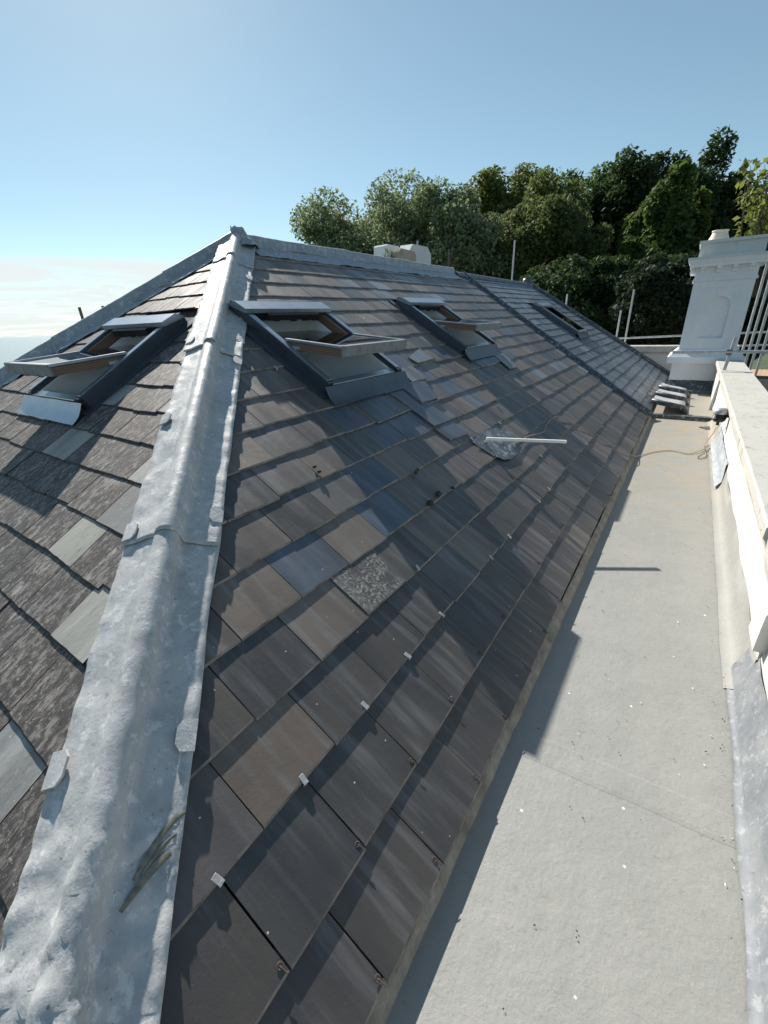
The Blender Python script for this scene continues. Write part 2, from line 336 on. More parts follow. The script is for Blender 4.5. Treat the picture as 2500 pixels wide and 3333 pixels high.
for yl, w_ in ((1.25, .11),):
    n = 24; vs = []
    for i in range(n + 1):
        x = -.30 + .80 * i / n; e0, e1 = noise.noise((x * 7, yl, 1)) * .008, noise.noise((x * 6, yl, 5)) * .008
        vs += [(x, yl + e0 + .06 * x, .0006), (x, yl + e0 + .02 + .06 * x, .0022), (x, yl + w_ + e1 + .06 * x, .0022), (x, yl + w_ + .012 + e1 + .06 * x, .0006)]
    mesh('membrane_lap', vs, [(4 * i + j, 4 * i + 4 + j, 4 * i + 5 + j, 4 * i + 1 + j) for i in range(n) for j in range(3)], M_floor, COL.objects['gutter_floor'])
sheet('gutter_corner', -8, .56, -2.4, -.905, -.004, M_floor)
sheet('rear_gutter', -.45, .62, 8.275, 14.0, .05, M_floor)
# ------------------------------------------------------------------ main roof
roof = tag(empty('hipped_roof', (-3.8, 3.2, .13)), 'large hipped roof of brown and grey slates with pale lead hips and ridge', 'roof')
def inv(o): o.matrix_parent_inverse = Matrix.Translation(V(roof.location)).inverted(); return o
def deck(name, poly_list, Mx, parent, z=-.03, m=M_deck):
    mb = MB()
    for poly in poly_list:
        mb.add([(x, y, z) for x, y in poly], [tuple(range(len(poly)))])
    o = mb.build(name, m, parent); return o
def deck_cells(x0, x1, y0, y1, holes):
    xs = sorted({x0, x1, *[h[0] + .03 for h in holes], *[h[1] - .03 for h in holes]}); ys = sorted({y0, y1, *[h[2] + .03 for h in holes], *[h[3] - .03 for h in holes]})
    for i in range(len(xs) - 1):
        for j in range(len(ys) - 1):
            cx, cy = (xs[i] + xs[i + 1]) / 2, (ys[j] + ys[j + 1]) / 2
            if any(h[0] < cx < h[1] and h[2] < cy < h[3] for h in holes): continue
            yield [(xs[i], ys[j]), (xs[i + 1], ys[j]), (xs[i + 1], ys[j + 1]), (xs[i], ys[j + 1])]
HK = (hx(1) - hx(0))                                   # x per unit s along hip
cells = []
for c in deck_cells(-.8, 8.8, 0.03, RID - .01, [SK1, SK2]):
    c = clip(c, -1, HK, -hx(0)); 
    if len(c) > 2: c = clip(c, 1, -.205, 7.66 - .1)
    if len(c) > 2: cells.append(c)
main = deck('main_slope', cells, MA, roof); main.parent = roof; main.matrix_parent_inverse = Matrix.Translation(V(roof.location)).inverted(); main.matrix_basis = MA
ROWS = [0.02, .225, .467, .695, .921, 1.152] + [1.152 + .2272 * k for k in range(1, 14)]
SW = .2945
picks = {(4, .957): M_blue, (3, 1.11): M_lich, (4, 1.55): M_blue}
cand = []
for r, s0 in enumerate(ROWS):
    g = (ROWS[r + 1] - s0) if r + 1 < len(ROWS) else .227
    ph = .372 if r % 2 == 0 else .240
    x = ph - 6 * SW; k = 0
    last = None
    while x < 9:
        sh = 0.
        gap = random.uniform(.003, .0065)
        x0, x1 = x + gap / 2, x + SW - gap / 2
        tail = s0 + random.gauss(0, .004)
        if r == 0: tail += .02 * max(0, min(1, (x - 1.6) / .6))
        head = s0 + g + .055
        def skew(xx, yy): wgt = max(0, min(1, (xx - 4.6) / 3.2)); return (xx + wgt * .2 * (yy - 1.6), yy)
        poly = [skew(x0, tail), skew(x1, tail), skew(x1, head), skew(x0, head)]
        x += SW
        poly = clip(poly, -1, HK, -(hx(0) + .02))
        if len(poly) > 2: poly = clip(poly, 1, -.205, 7.66 - .1025 - .02)
        if len(poly) > 2: poly = clip(poly, 0, 1, RID - .02)
        if len(poly) < 3: continue
        pieces = [poly]
        for h in (SK1, SK2):
            nxt = []
            for q in pieces:
                if s0 + g < h[2] + .02 or s0 > h[3] - .01 or max(p_[0] for p_ in q) < h[0] or min(p_[0] for p_ in q) > h[1]: nxt.append(q); continue
                a = clip(q, 1, 0, h[0] + .012); b = clip(q, -1, 0, -(h[1] - .012))
                if s0 < h[2]: c = clip(clip(clip(q, 0, 1, h[2] + .01), -1, 0, -(h[0] + .012)), 1, 0, h[1] - .012)
                else: c = []
                nxt += [z for z in (a, b, c) if len(z) > 2]
            pieces = nxt
        for q in pieces:
            if area(q) < .0025: continue
            mx = sum(p_[0] for p_ in q) / len(q)
            m_ = None; lift = 0
            for (pr, px_), pm in picks.items():
                if pr == r and abs(px_ + SW / 2 - mx) < .1: m_ = pm; lift = .006 if pm is M_lich else 0
            if m_ is None:
                u = random.random()
                dk = max(0, 1 - s0 / .8) * .75 + (.5 if mx < .9 and s0 < 1.0 else 0)
                if r >= 14 and 4.6 < mx < 6.4 and u < .45: m_ = M_pale
                elif mx > divx(s0) - .36 and r % 2 == 1 and s0 > .6: m_ = M_pale
                elif u < dk: m_ = M_dark
                elif u > .965 and s0 > .6: m_ = M_blue
                elif u > .955 and s0 > 1.5: m_ = M_lich
                elif u > .935 and s0 > 1.3: m_ = M_pale
                elif 2.1 < mx < 4.3 and 1.2 < s0 < 2.1 and u > .72: m_ = M_blue
                else: m_ = M_brown if random.random() > .22 else M_dark
            c3 = MA @ V((mx, s0, 0)) - CAM
            cand.append((area(q) / c3.length_squared * abs(NA.dot(c3.normalized())), q, s0, g, m_, lift))
cand.sort(key=lambda z: -z[0])
rest = MB()
for k, (_, q, s0, g, m_, lift) in enumerate(cand):
    if k < 300: put_slate('slate', q, s0, g, [m_, M_edge], main, lift=lift)
    else:
        vs, fs, ii = slab(ccw(q), s0, g); up = abs(random.gauss(0, .0012)); mi = {M_pale: 2, M_dark: 3, M_blue: 4}.get(m_, 0)
        rest.add([(a, b, c + up) for a, b, c in vs], fs); rest.i[-len(fs):] = [mi if z == 0 else 1 for z in ii]
if rest.v: tag(rest.build('slate_courses', [M_brown, M_edge, M_pale, M_dark, M_blue], main), kind='stuff')
# loose repair slates lapped over the courses below the skylights
loose = [([(3.55, 2.17), (3.58, 2.065), (3.95, 2.09), (3.91, 2.27)], M_pale, .012), ([(3.21, 2.05), (3.17, 1.856), (3.43, 1.864), (3.44, 2.06)], M_pale, .014), ([(2.97, 1.89), (2.965, 1.62), (3.25, 1.625), (3.34, 1.84)], M_blue, .018),
         ([(2.785, 1.9), (2.805, 1.385), (3.085, 1.385), (3.015, 1.9)], M_blue, .013), ([(2.785, 1.375), (2.80, 1.222), (3.08, 1.21), (3.055, 1.375)], M_blue, .010), ([(2.342, 1.93), (2.335, 1.59), (2.716, 1.605), (2.75, 1.93)], M_blue, .006),
         ([(4.63, 2.0), (4.625, 1.83), (5.2, 1.837), (5.26, 2.02)], M_blue, .006), ([(5.26, 2.0), (5.165, 1.677), (5.455, 1.677), (5.56, 2.0)], M_pale, .014)]
for q, m_, lf in loose: put_slate('repair_slate', q, min(p_[1] for p_ in q), .45, [m_, M_edge], main, lift=lf, jit=.4)
# clips, rivets
for (x, s) in [(0.233, .472), (0.525, .47), (0.833, .472), (1.119, .47), (1.42, .472), (1.539, .70), (2.01, .468), (2.304, .466), (3.208, .466), (2.935, .466), (3.64, .692), (4.065, .466), (4.352, .466), (4.636, .466), (5.51, .466), (3.05, 1.15), (3.661, 1.15), (2.04, 2.285), (3.703, 2.07)]:
    mb = MB(); mb.box((-.008, -.006, 0), (.008, .021, .0022), ch=.0006); mb.box((-.008, -.0085, -.010), (.008, -.006, .0022))
    o = mb.build('slate_clip', M_lead, main); o.location = (x, s, .0065); o.rotation_euler = (0, 0, random.uniform(-.3, .3))
for r, s0, ph in ((0, .02, .372), (1, .225, .24)):
    for k in range(0, 14):
        x = ph + SW * k - .012
        if x < hx(s0) + .2: continue
        mb = MB(); mb.lathe([(.0075, .0), (.0085, .0012), (.006, .002), (.0045, .0006)], (0, 0, 0), 10); mb.tube([(0, 0, .001), (0, -.004, .004), (.003, -.024, .0045)], .0014, 5)
        o = mb.build('disc_rivet', M_tubed, main); o.location = (x, s0 + .026, .0045)
# eave mortar / tilting fillet and fascia
fs_ = MB()
prof = [(-.278, .066), (-.288, .082), (-.298, .098), (-.306, .107), (-.325, .118)]
ny = 90; vs = []
for j in range(ny + 1):
    y = -.5 + 8.6 * j / ny
    for (x, z) in prof: vs.append((x + noise.noise((y * 6, z * 30, 1)) * .006, y, z + noise.noise((y * 5, 4, z * 9)) * .004))
fs = [(j * 5 + i, (j + 1) * 5 + i, (j + 1) * 5 + i + 1, j * 5 + i + 1) for j in range(ny) for i in range(4)]
o = mesh('eave_fillet', vs, fs, M_mortar, roof, smooth=True); inv(o)
# ------------------------------------------------------------------ hip-end slope (old weathered slates)
cells = []
for c in deck_cells(-3, 4.2, -4.3, -.02, [SKL]):
    c = clip(c, 1, .818, .03)
    if len(c) > 2: c = clip(c, -1, .54, .02)
    if len(c) > 2: cells.append(c)
hipend = deck('hip_end_slope', cells, ML, roof); hipend.matrix_parent_inverse = Matrix.Translation(V(roof.location)).inverted(); hipend.matrix_basis = ML
y = -.30; g = .2125; r = 0
rows = [-2.064 + g * k for k in range(8, -12, -1)]
rows = [y for y in rows if -4.35 < y < -.1]
special = [(1.0, -2.716, M_oldB), (2.0, -2.716, M_oldB), (1.78, -3.15, M_oldB), (2.3, -3.36, M_oldB), (1.7, -2.28, M_oldB), (2.75, -3.57, M_oldB), (2.6, -3.79, M_oldB)]
for s0 in rows:
    x = -2.6 + random.uniform(0, .2)
    while x < 4:
        wd = random.uniform(.19, .34); tail = s0 + random.gauss(0, .005)
        q = [(x + .002, tail + random.gauss(0, .003)), (x + wd - .003, tail + random.gauss(0, .003)), (x + wd - .003, s0 + g + .06), (x + .002, s0 + g + .06)]
        mx = x + wd / 2; x += wd
        q = clip(q, 1, .818, .0)
        if len(q) > 2: q = clip(q, -1, .54, -.02)
        if len(q) > 2: q = clip(q, 0, 1, -.08)
        if len(q) < 3: continue
        pcs = [q]; h = SKL
        if not (s0 + g < h[2] + .02 or s0 > h[3] - .01 or max(p_[0] for p_ in q) < h[0] or min(p_[0] for p_ in q) > h[1]):
            a = clip(q, 1, 0, h[0] + .012); b = clip(q, -1, 0, -(h[1] - .012)); c = clip(clip(clip(q, 0, 1, h[2] + .01), -1, 0, -(h[0] + .012)), 1, 0, h[1] - .012) if s0 < h[2] else []
            pcs = [z for z in (a, b, c) if len(z) > 2]
        for q in pcs:
            if area(q) < .002: continue
            m_ = M_oldB if (any(abs(mx - a) < .13 and abs(s0 - b) < .05 for a, b, _ in special) or random.random() < .06) else M_oldA
            put_slate('weathered_slate', q, s0, g, [m_, M_edge_old], hipend, rag=.0018, jit=1.2, t=.0088)
vs = []
for k in range(41):
    u = -2.33 + (3.52 + 2.33) * k / 40; tp = ML @ V((u, -4.31, -.012)); jx = noise.noise((u * 4, 1, 1)) * .006
    vs += [tp + V((0, .03, .004)), tp + V((0, -.012 + jx, -.004)), V((tp.x, tp.y - .025 + jx, .055))]
o = mesh('eave_fillet', vs, [(3 * k + j, 3 * k + j + 1, 3 * k + j + 4, 3 * k + j + 3) for k in range(40) for j in range(2)], M_mortar, roof, smooth=True); inv(o)
# back slope behind the ridge and end of the building
rend = MA @ V((12.6, RID, 0))
B0 = APEX + FH * 5.2
mb = MB(); mb.add([APEX - V((0, 0, .02)), B0 - V((0, 0, .02)), V((B0.x, rend.y, B0.z - .02)), rend - V((0, 0, .02))], [(0, 1, 2, 3)])
o = mb.build('rear_slope', M_dark, roof); inv(o)
# ------------------------------------------------------------------ lead: hips, ridge
def drape(name, P0, D, lw, rw, t0, t1, parent, wl, wr, lup=0., R=.042, hc=.03, base=.012, amp=.0036, lap=.008, seed=0, m=M_lead, folds=None, steps=None, sag=0.):
    """lead sheet dressed over a wood-cored roll; lw / rw point down the two slopes"""
    up = (-(lw + rw)).normalized(); side = (rw - lw).normalized()
    sec = []
    for k in range(9): f = k / 8; sec.append(('L', wl * (1 - f) + R * .95 * f))
    for k in range(1, 12): a = math.radians(-105 + 210 * k / 12); sec.append(('A', a))
    for k in range(9): f = k / 8; sec.append(('R', R * .95 * (1 - f) + wr * f))
    n = steps or max(8, int((t1 - t0) / .018)); vs = []; W = len(sec)
    ups = [lw.cross(D).normalized(), rw.cross(D).normalized()]
    ups = [u if u.dot(up) > 0 else -u for u in ups]
    for j in range(n + 1):
        t_ = t0 + (t1 - t0) * j / n; f = j / n; c = P0 + D * t_; ex = lap * f ** 3 + base - sag * math.sin(math.pi * f)
        for k, (typ, v) in enumerate(sec):
            if typ == 'A':
                p = c + up * (hc + ex * .8) + (side * math.sin(v) + up * math.cos(v)) * R; nn_ = (side * math.sin(v) + up * math.cos(v)); a = amp * .6
            else:
                dd, uu = (lw, ups[0]) if typ == 'L' else (rw, ups[1]); wv = v
                wd = wl if typ == 'L' else wr
                edge = max(0, (v / wd - .7) / .3)
                if edge >= .99: wv = v + noise.noise((t_ * 3.1, seed + 2, k)) * .012
                p = c + dd * wv + uu * (ex + (lup if typ == 'L' else 0)); nn_ = uu; a = amp * (1 + .6 * edge)
                p += uu * (edge * .006 * (1 + noise.noise((t_ * 14, seed, 9.))))
            q = p * 9 + V((seed * 7, 0, 0)); p = p + nn_ * (noise.noise(q) * a + noise.noise(p * 26) * a * .55 + noise.noise(p * 60) * a * .2)
            if folds:
                z = folds(t_, k / (W - 1)); p = p + nn_ * z
            vs.append(p)
    fs = [(j * W + i, (j + 1) * W + i, (j + 1) * W + i + 1, j * W + i + 1) for j in range(n) for i in range(W - 1)]
    # rim thickness
    b = len(vs); rim = [j * W for j in range(n + 1)] + [n * W + i for i in range(1, W)] + [j * W + W - 1 for j in range(n - 1, -1, -1)]
    dv = -up * .005; vs += [vs[i] + dv for i in rim]
    fs += [(rim[i], b + i, b + i + 1, rim[i + 1]) for i in range(len(rim) - 1)]
    o = mesh(name, vs, fs, m, parent, smooth=True); inv(o)
    me = o.data
    return o
rw = NA.cross(HD).normalized(); rw = rw if rw.x > 0 or rw.y > 0 else -rw
rw = rw if rw.dot(V((0, 1, 0))) > 0 else -rw
lw = NL.cross(HD).normalized(); lw = lw if lw.dot(V((0, -1, 0))) > 0 else -lw
def bottomfold(t_, f):
    if t_ < 4.55: return 0
    k = min(1, (t_ - 4.55) / .12); return k * (.012 * noise.noise((t_ * 18, f * 6, 2.2)) + .016 * abs(noise.noise((t_ * 26 + f * 6, f * 4, 7))) - .005)
near_hip = empty('lead_hip', (0, 0, 0), roof); inv(near_hip)
for t0, t1, s in ((-.03, .62, 1), (.55, 2.24, 2), (2.14, 3.74, 3), (3.63, 5.6, 4)):
    o = drape('lead_sheet', H0, HD, lw, rw, t0, t1, near_hip, .145, .165, lup=.045, seed=s, folds=bottomfold if s == 4 else None, lap=.009, base=.013 + (.002 * (5 - s)))
    o.matrix_parent_inverse = Matrix()
# lead clips on the hip's two edges
def hip_pt(t_, side, d_): return H0 + HD * t_ + (rw if side > 0 else lw) * d_
for t_, sd in ((.85, 1), (1.65, 1), (2.0, 1), (2.28, 1), (3.58, 1), (4.42, 1), (2.95, -1), (3.68, -1), (4.47, -1), (2.1, -1)):
    dd = rw if sd > 0 else lw; uu = NA if sd > 0 else NL; wd = .165 if sd > 0 else .145
    c = hip_pt(t_, sd, wd - .022) + uu * (.028 if sd > 0 else .078)
    X, Yv = dd, HD; m3 = Matrix((X, Yv, uu if X.cross(Yv).dot(uu) > 0 else -uu)).transposed().to_4x4(); m3.translation = c
    mb = MB(); a, b, ch = .026, .042, .014
    mb.prism([(-a + ch, -b), (a, -b), (a, b), (-a + ch, b), (-a, b - ch * 1.4), (-a, -b + ch * 1.4)], -.004, .003, mat=m3)
    o = mb.build('lead_tab', M_lead, near_hip)
# sealant smears on the hip near the bottom
def ribbon(pts, wds, nrm, name, m, parent):
    mb = MB(); vs = []
    for k, p in enumerate(pts):
        d_ = (pts[min(k + 1, len(pts) - 1)] - pts[max(k - 1, 0)]).normalized(); s_ = d_.cross(nrm).normalized() * wds[k]
        vs += [p - s_, p + nrm * .0015, p + s_]
    fs = []
    for k in range(len(pts) - 1): fs += [(3 * k, 3 * k + 1, 3 * k + 4, 3 * k + 3), (3 * k + 1, 3 * k + 2, 3 * k + 5, 3 * k + 4)]
    mb.add(vs, fs); return mb.build(name, m, parent, True)
for (ta, da, tb, db, wd) in ((4.60, .165, 4.72, .075, .008), (4.64, .16, 4.71, .09, .005), (4.67, .165, 4.77, .06, .009)):
    pts = [hip_pt(ta + (tb - ta) * f ** 1.6, 1, da + (db - da) * f) + NA * .021 for f in [k / 8 for k in range(9)]]
    ribbon(pts, [wd * (.55 + .45 * math.sin(math.pi * k / 8)) for k in range(9)], NA, 'sealant_smear', M_seal, near_hip)
# main ridge
RD = V((0, 1, 0)); down_main = V((math.cos(P1), 0, -math.sin(P1))); bk = V((FH.x, 0, FH.z)).normalized()
R0 = MA @ V((0, RID, 0))
ridge = empty('lead_ridge', (0, 0, 0), roof); inv(ridge)
for t0, t1, s in ((6.3, 7.98, 11), (4.8, 6.4, 12), (3.3, 4.9, 13)):
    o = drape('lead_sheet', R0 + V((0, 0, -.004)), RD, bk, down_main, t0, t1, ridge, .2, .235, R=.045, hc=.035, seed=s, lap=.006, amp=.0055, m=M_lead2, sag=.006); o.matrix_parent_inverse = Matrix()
# far hip
frw = NL.cross(FH).normalized(); frw = frw if frw.x > 0 else -frw
flw = V((0, 1, 0)).cross(FH).cross(FH).normalized(); flw = flw if flw.x < 0 else -flw
far_hip = empty('lead_hip', (0, 0, 0), roof); inv(far_hip)
for t0, t1, s in ((-.02, .75, 21), (.68, 1.9, 22), (1.8, 3.2, 23), (3.1, 4.6, 24)):
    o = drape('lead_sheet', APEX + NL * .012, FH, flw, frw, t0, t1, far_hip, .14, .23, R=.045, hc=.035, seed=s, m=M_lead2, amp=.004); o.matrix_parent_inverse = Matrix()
# apex saddle cap
mb = MB(); vs = []; n1, n2 = 30, 12
for j in range(n2 + 1):
    f = j / n2
    for i in range(n1):
        a = 2 * math.pi * i / n1; r_ = .065 + .12 * f ** 2.2 + .018 * math.sin(a * 5 + 1) * f + .02 * math.cos(a - .6) * f
        z = .125 - .16 * f ** 1.25 + noise.noise((math.cos(a) * 2, math.sin(a) * 2, f * 3)) * .018
        vs.append(APEX + V((math.cos(a) * r_ * .85, math.sin(a) * r_ * 1.0 + .02, z)))
fs = [(j * n1 + i, (j + 1) * n1 + i, (j + 1) * n1 + (i + 1) % n1, j * n1 + (i + 1) % n1) for j in range(n2) for i in range(n1)] + [tuple(range(n1))]
o = mesh('lead_saddle', vs, fs, M_lead2, roof, smooth=True); inv(o)
# ------------------------------------------------------------------ adjoining roof section (blue-grey slates)
adj = tag(empty('adjoining_roof', (-1, 10, .1)), 'far roof section of small blue grey slates beyond the dark flashing strip', 'roof')
def invA(o): o.matrix_parent_inverse = Matrix.Translation(V(adj.location)).inverted(); return o
def endx(s): return 12.9 - .1 * s
def bil(fx, s): a, b = divx(s), endx(s); return (a + (b - a) * fx, s)
mb = MB(); xs = [0, .1]
o = deck('slope_deck', [[bil(0, .04), bil(1, .04), bil(1, RID - .02), bil(0, RID - .02)]], MA, adj, z=-.03); invA(o); o.matrix_basis = MA
adeck = o
g = .186; s0 = .04; r = 0; cand = []
while s0 < RID - .1:
    nn_ = 17; off = (r % 2) * .5 / nn_; fx = off - 1 / nn_
    while fx < 1:
        f1 = fx + 1 / nn_; a, b = max(0, fx) + .0004, min(1, f1) - .0004
        fx = f1
        if b - a < .012: continue
        tl = s0 + random.gauss(0, .004)
        q = [bil(a, tl), bil(b, tl), bil(b, min(RID - .02, s0 + g + .05)), bil(a, min(RID - .02, s0 + g + .05))]
        h = SK3; pcs = [q]
        if not (s0 + g < h[2] + .02 or s0 > h[3] - .01 or max(p_[0] for p_ in q) < h[0] or min(p_[0] for p_ in q) > h[1]):
            pcs = [z for z in (clip(q, 1, 0, h[0] + .01), clip(q, -1, 0, -(h[1] - .01))) if len(z) > 2]
        for q in pcs:
            if area(q) > .004: cand.append((q, s0, random.random()))
    s0 += g; r += 1
cand.sort(key=lambda z: -area(z[0]) / ((MA @ V((*z[0][0], 0)) - CAM).length_squared))
rest = MB()
for k, (q, s0, u) in enumerate(cand):
    if k < 300: put_slate('slate', q, s0, g, [M_far if u > .03 else M_pale, M_edge_old], adeck, rag=0, jit=1.6, t=.008)
    else:
        vs, fs, ii = slab(ccw(q), s0, g, .008); rest.add(vs, fs); rest.i[-len(fs):] = ii
if rest.v: tag(rest.build('slate_courses', [M_far, M_edge_old], adeck), kind='stuff')
# dark raised flashing between the two sections
mb = MB(); vs = []; n = 60
for j in range(n + 1):
    s = .03 + (RID - .02) * j / n
    for dx_, z in ((-.13, .004), (-.06, .012), (-.05, .045), (0, .062), (.05, .045), (.06, .006), (.12, -.002)):
        vs.append((divx(s) + dx_ + noise.noise((s * 3, dx_ * 9, 0)) * .004, s, z + noise.noise((s * 5, dx_ * 20, 5)) * .004))
fs = [(j * 7 + i, j * 7 + i + 1, (j + 1) * 7 + i + 1, (j + 1) * 7 + i) for j in range(n) for i in range(6)]
o = mesh('flashing_strip', vs, fs, M_leadd, adj, smooth=True); invA(o); o.matrix_basis = MA
# end hip flashing, ridge tiles, nose
mb = MB(); mb.tube([(endx(s) + .01, s, .02 + .008 * noise.noise((s * 3, 1, 1))) for s in [.02 + .2075 * k for k in range(21)]], .05, 8)
o = mb.build('hip_roll', M_leadd, adj, True); invA(o); o.matrix_basis = MA
k = 0; x = 8.0
while x < 12.3:
    mb = MB(); n = 9; vs = []
    for xx in (x + .002, x + .44):
        for i in range(n):
            a = math.radians(-75 + 150 * i / (n - 1)); vs.append(R0 + V((math.sin(a) * .12 + .0, xx, -.075 + math.cos(a) * .125 - .003 * x + .01)))
    mb.add(vs, [(i, n + i, n + i + 1, i + 1) for i in range(n - 1)]); o = mb.build('ridge_tile', M_leadd, adj, True); invA(o); x += .445
mb = MB(); mb.lathe([(.17, -.12), (.14, -.02), (.11, .05), (.10, .10), (.0, .10)], tuple(R0 + V((0, 12.38, .02))), 12); o = mb.build('ridge_nose', M_leadd, adj, True); invA(o)
br = MA @ V((endx(0), 0, 0)); tr = MA @ V((endx(RID), RID, 0))
mb = MB(); mb.add([br + V((0, .02, -.03)), tr + V((0, .02, -.03)), V((B0.x, tr.y, B0.z - .03)), V((B0.x, br.y, -9)), V((br.x, br.y, -9))], [(0, 1, 2, 3, 4)])
o = mb.build('gable_wall', M_wall, adj); invA(o)
# upper pale lead apron by the main ridge end
# ------------------------------------------------------------------ building walls below
bw = MB(); bw.box((-8.4, -2.4, -9), (.90, 14.6, -.03)); o = bw.build('building_wall', M_wall); tag(o, 'white rendered building walls carrying the slate roof', 'wall')
# ------------------------------------------------------------------ skylights
def skylight(label, Mx, rect, ang, lookup=None):
    x0, x1, y0, y1 = rect; root = empty('roof_window'); root.matrix_world = Mx @ Matrix.Translation(((x0 + x1) / 2, y0, 0)); tag(root, label, 'skylight', 'roof windows')
    W = (x1 - x0) / 2; Lh = y1 - y0; H = .085
    def part(name, mb, m, par=root, smooth=False): return mb.build(name, m, par, smooth)
    # outer frame cladding
    for s in (-1, 1):
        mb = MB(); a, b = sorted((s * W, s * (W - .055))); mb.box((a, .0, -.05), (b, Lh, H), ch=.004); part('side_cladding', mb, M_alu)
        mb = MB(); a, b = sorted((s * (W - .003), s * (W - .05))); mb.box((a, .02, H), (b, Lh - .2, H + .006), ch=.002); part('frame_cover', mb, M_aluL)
        mb = MB(); a, b = sorted((s * (W - .056), s * (W - .085))); mb.box((a, Lh * .5, -.045), (b, Lh - .052, H - .018), ch=.002); part('frame_rail', mb, M_wood)
        mb = MB(); mb.box((a, .052, -.045), (b, Lh * .5 - .001, H - .03), ch=.002); part('lower_frame_rail', mb, M_reveal)
        mb = MB(); a, b = sorted((s * W, s * (W + .07))); mb.box((a, -.05, -.004), (b, Lh + .06, .012 if s < 0 else .010)); part('side_flashing', mb, M_alu)
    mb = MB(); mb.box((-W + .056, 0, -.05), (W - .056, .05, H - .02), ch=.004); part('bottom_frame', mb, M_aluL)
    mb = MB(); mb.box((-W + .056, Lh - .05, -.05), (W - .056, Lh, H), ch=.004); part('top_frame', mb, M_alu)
    # sloping top hood
    mb = MB(); mb.add([(-W - .012, Lh + .01, H * .55), (W + .012, Lh + .01, H * .55), (W + .012, Lh - .05, H + .022), (-W - .012, Lh - .05, H + .022), (-W - .012, Lh - .17, H + .032), (W + .012, Lh - .17, H + .032), (W + .012, Lh - .175, H + .002), (-W - .012, Lh - .175, H + .002)],
                      [(0, 1, 2, 3), (3, 2, 5, 4), (4, 5, 6, 7), (0, 3, 4, 7), (1, 6, 5, 2)]); part('top_hood', mb, M_aluL)
    # apron flashing at the foot
    n = 16; vs = []
    for j in range(5):
        f = j / 4
        for i in range(n + 1):
            xx = -W - .05 + (2 * W + .1) * i / n; vs.append((xx, -.02 - .13 * f, .055 * (1 - f) ** 2 + .017 + noise.noise((xx * 5, f * 3, x0)) * .004))
    part('apron_flashing', MB().add(vs, [(j * (n + 1) + i, (j + 1) * (n + 1) + i, (j + 1) * (n + 1) + i + 1, j * (n + 1) + i + 1) for j in range(4) for i in range(n)]), M_alu if Mx is MA else M_aluL, smooth=True)
    # white reveals
    a = W - .086; d_ = -.32
    rv = MB(); rv.add([(-a, .05, -.0), (a, .05, -.0), (a, Lh - .05, -.0), (-a, Lh - .05, -.0), (-a, -.06, d_), (a, -.06, d_), (a, Lh + .1, d_), (-a, Lh + .1, d_)], [(0, 1, 5, 4), (2, 3, 7, 6), (3, 0, 4, 7), (1, 2, 6, 5), (4, 5, 6, 7)])
    o = part('reveal_lining', rv, M_reveal)
    for xx in (-a * .33, a * .33):
        mb = MB(); mb.box((xx - .004, .06, 0), (xx + .004, .08, .002)); 
    # gasket and catches along the top opening
    mb = MB()
    for i in range(9): xx = -a + .12 + (2 * a - .24) * i / 8; mb.box((xx - .03, Lh - .215, H - .03 - random.uniform(0, .02)), (xx + .03, Lh - .19, H + .01))
    part('ventilation_flap', mb, M_black)
    # pivoting sash
    hy = Lh * .485; Ls = Lh * .49
    sash = empty('sash', (0, hy, H + .004), root); sash.rotation_euler = (-ang, 0, 0); a = W - .062
    top = Ls * .88
    for s in (-1, 1):
        mb = MB(); p_, q_ = sorted((s * a, s * (a - .045))); mb.box((p_, -Ls + .001, -.058), (q_, -.002, -.0065), ch=.002); part('sash_rail', mb, M_wood, sash)
        mb = MB(); mb.box((p_, -.0015, -.03), (q_, top, -.0065), ch=.002); part('upper_sash_rail', mb, M_reveal, sash)
        mb = MB(); p_, q_ = sorted((s * (a + .012), s * (a - .017))); mb.box((p_, -Ls - .012, -.0055), (q_, -.002 if ang else top, .012), ch=.003); part('sash_cover', mb, M_aluL, sash)
    mb = MB(); mb.box((-a + .0455, -Ls, -.062), (a - .0455, -Ls + .05, -.006), ch=.002); part('bottom_rail', mb, M_wood, sash)
    mb = MB(); mb.box((-a - .01, -Ls - .016, -.058), (a + .01, -Ls - .001, .010), ch=.003); part('bottom_cover', mb, M_woodg if ang else M_aluL, sash)
    mb = MB(); mb.box((-a + .0175, -Ls - .0005, -.0055), (a - .0175, -Ls + .029, .010), ch=.003); part('bottom_cover', mb, M_aluL, sash)
    mb = MB(); mb.box((-a + .0455, top - .03, -.022), (a - .0455, top, -.0065), ch=.002); part('top_rail', mb, M_black, sash)
    mb = MB(); mb.box((-a + .018, -Ls + .03, -.004), (a - .018, top - .03, .003)); part('pane', mb, M_glass, sash)
    if ang:
        mb = MB(); mb.box((-.006, .02, -.085), (.006, top * .9, -.075)); mb.box((-.05, top * .35, -.09), (.03, top * .5, -.07)); part('catch_bar', mb, M_black, sash)
        for s in (-1, 1):
            mb = MB(); p_, q_ = sorted((s * (a + .001), s * (a + .014))); mb.box((p_, -.13, -.05), (q_, .03, -.03), ch=.002); part('hinge', mb, M_tube, sash)
    mb = MB(); mb.box((W - .055, -.012, .01), (W + .012, .012, H - .004)); part('corner_cap', mb, M_black)
    return root
PH = math.radians(26)
skylight('open roof window nearest the lead hip on the brown slate slope', MA, SK1, PH)
skylight('open roof window farther along the brown slate slope, towards the dark flashing', MA, SK2, PH)
skylight('closed roof window among the far blue grey slates', MA, SK3, 0)
skylight('open roof window on the hip end among old mottled slates', ML, SKL, PH)
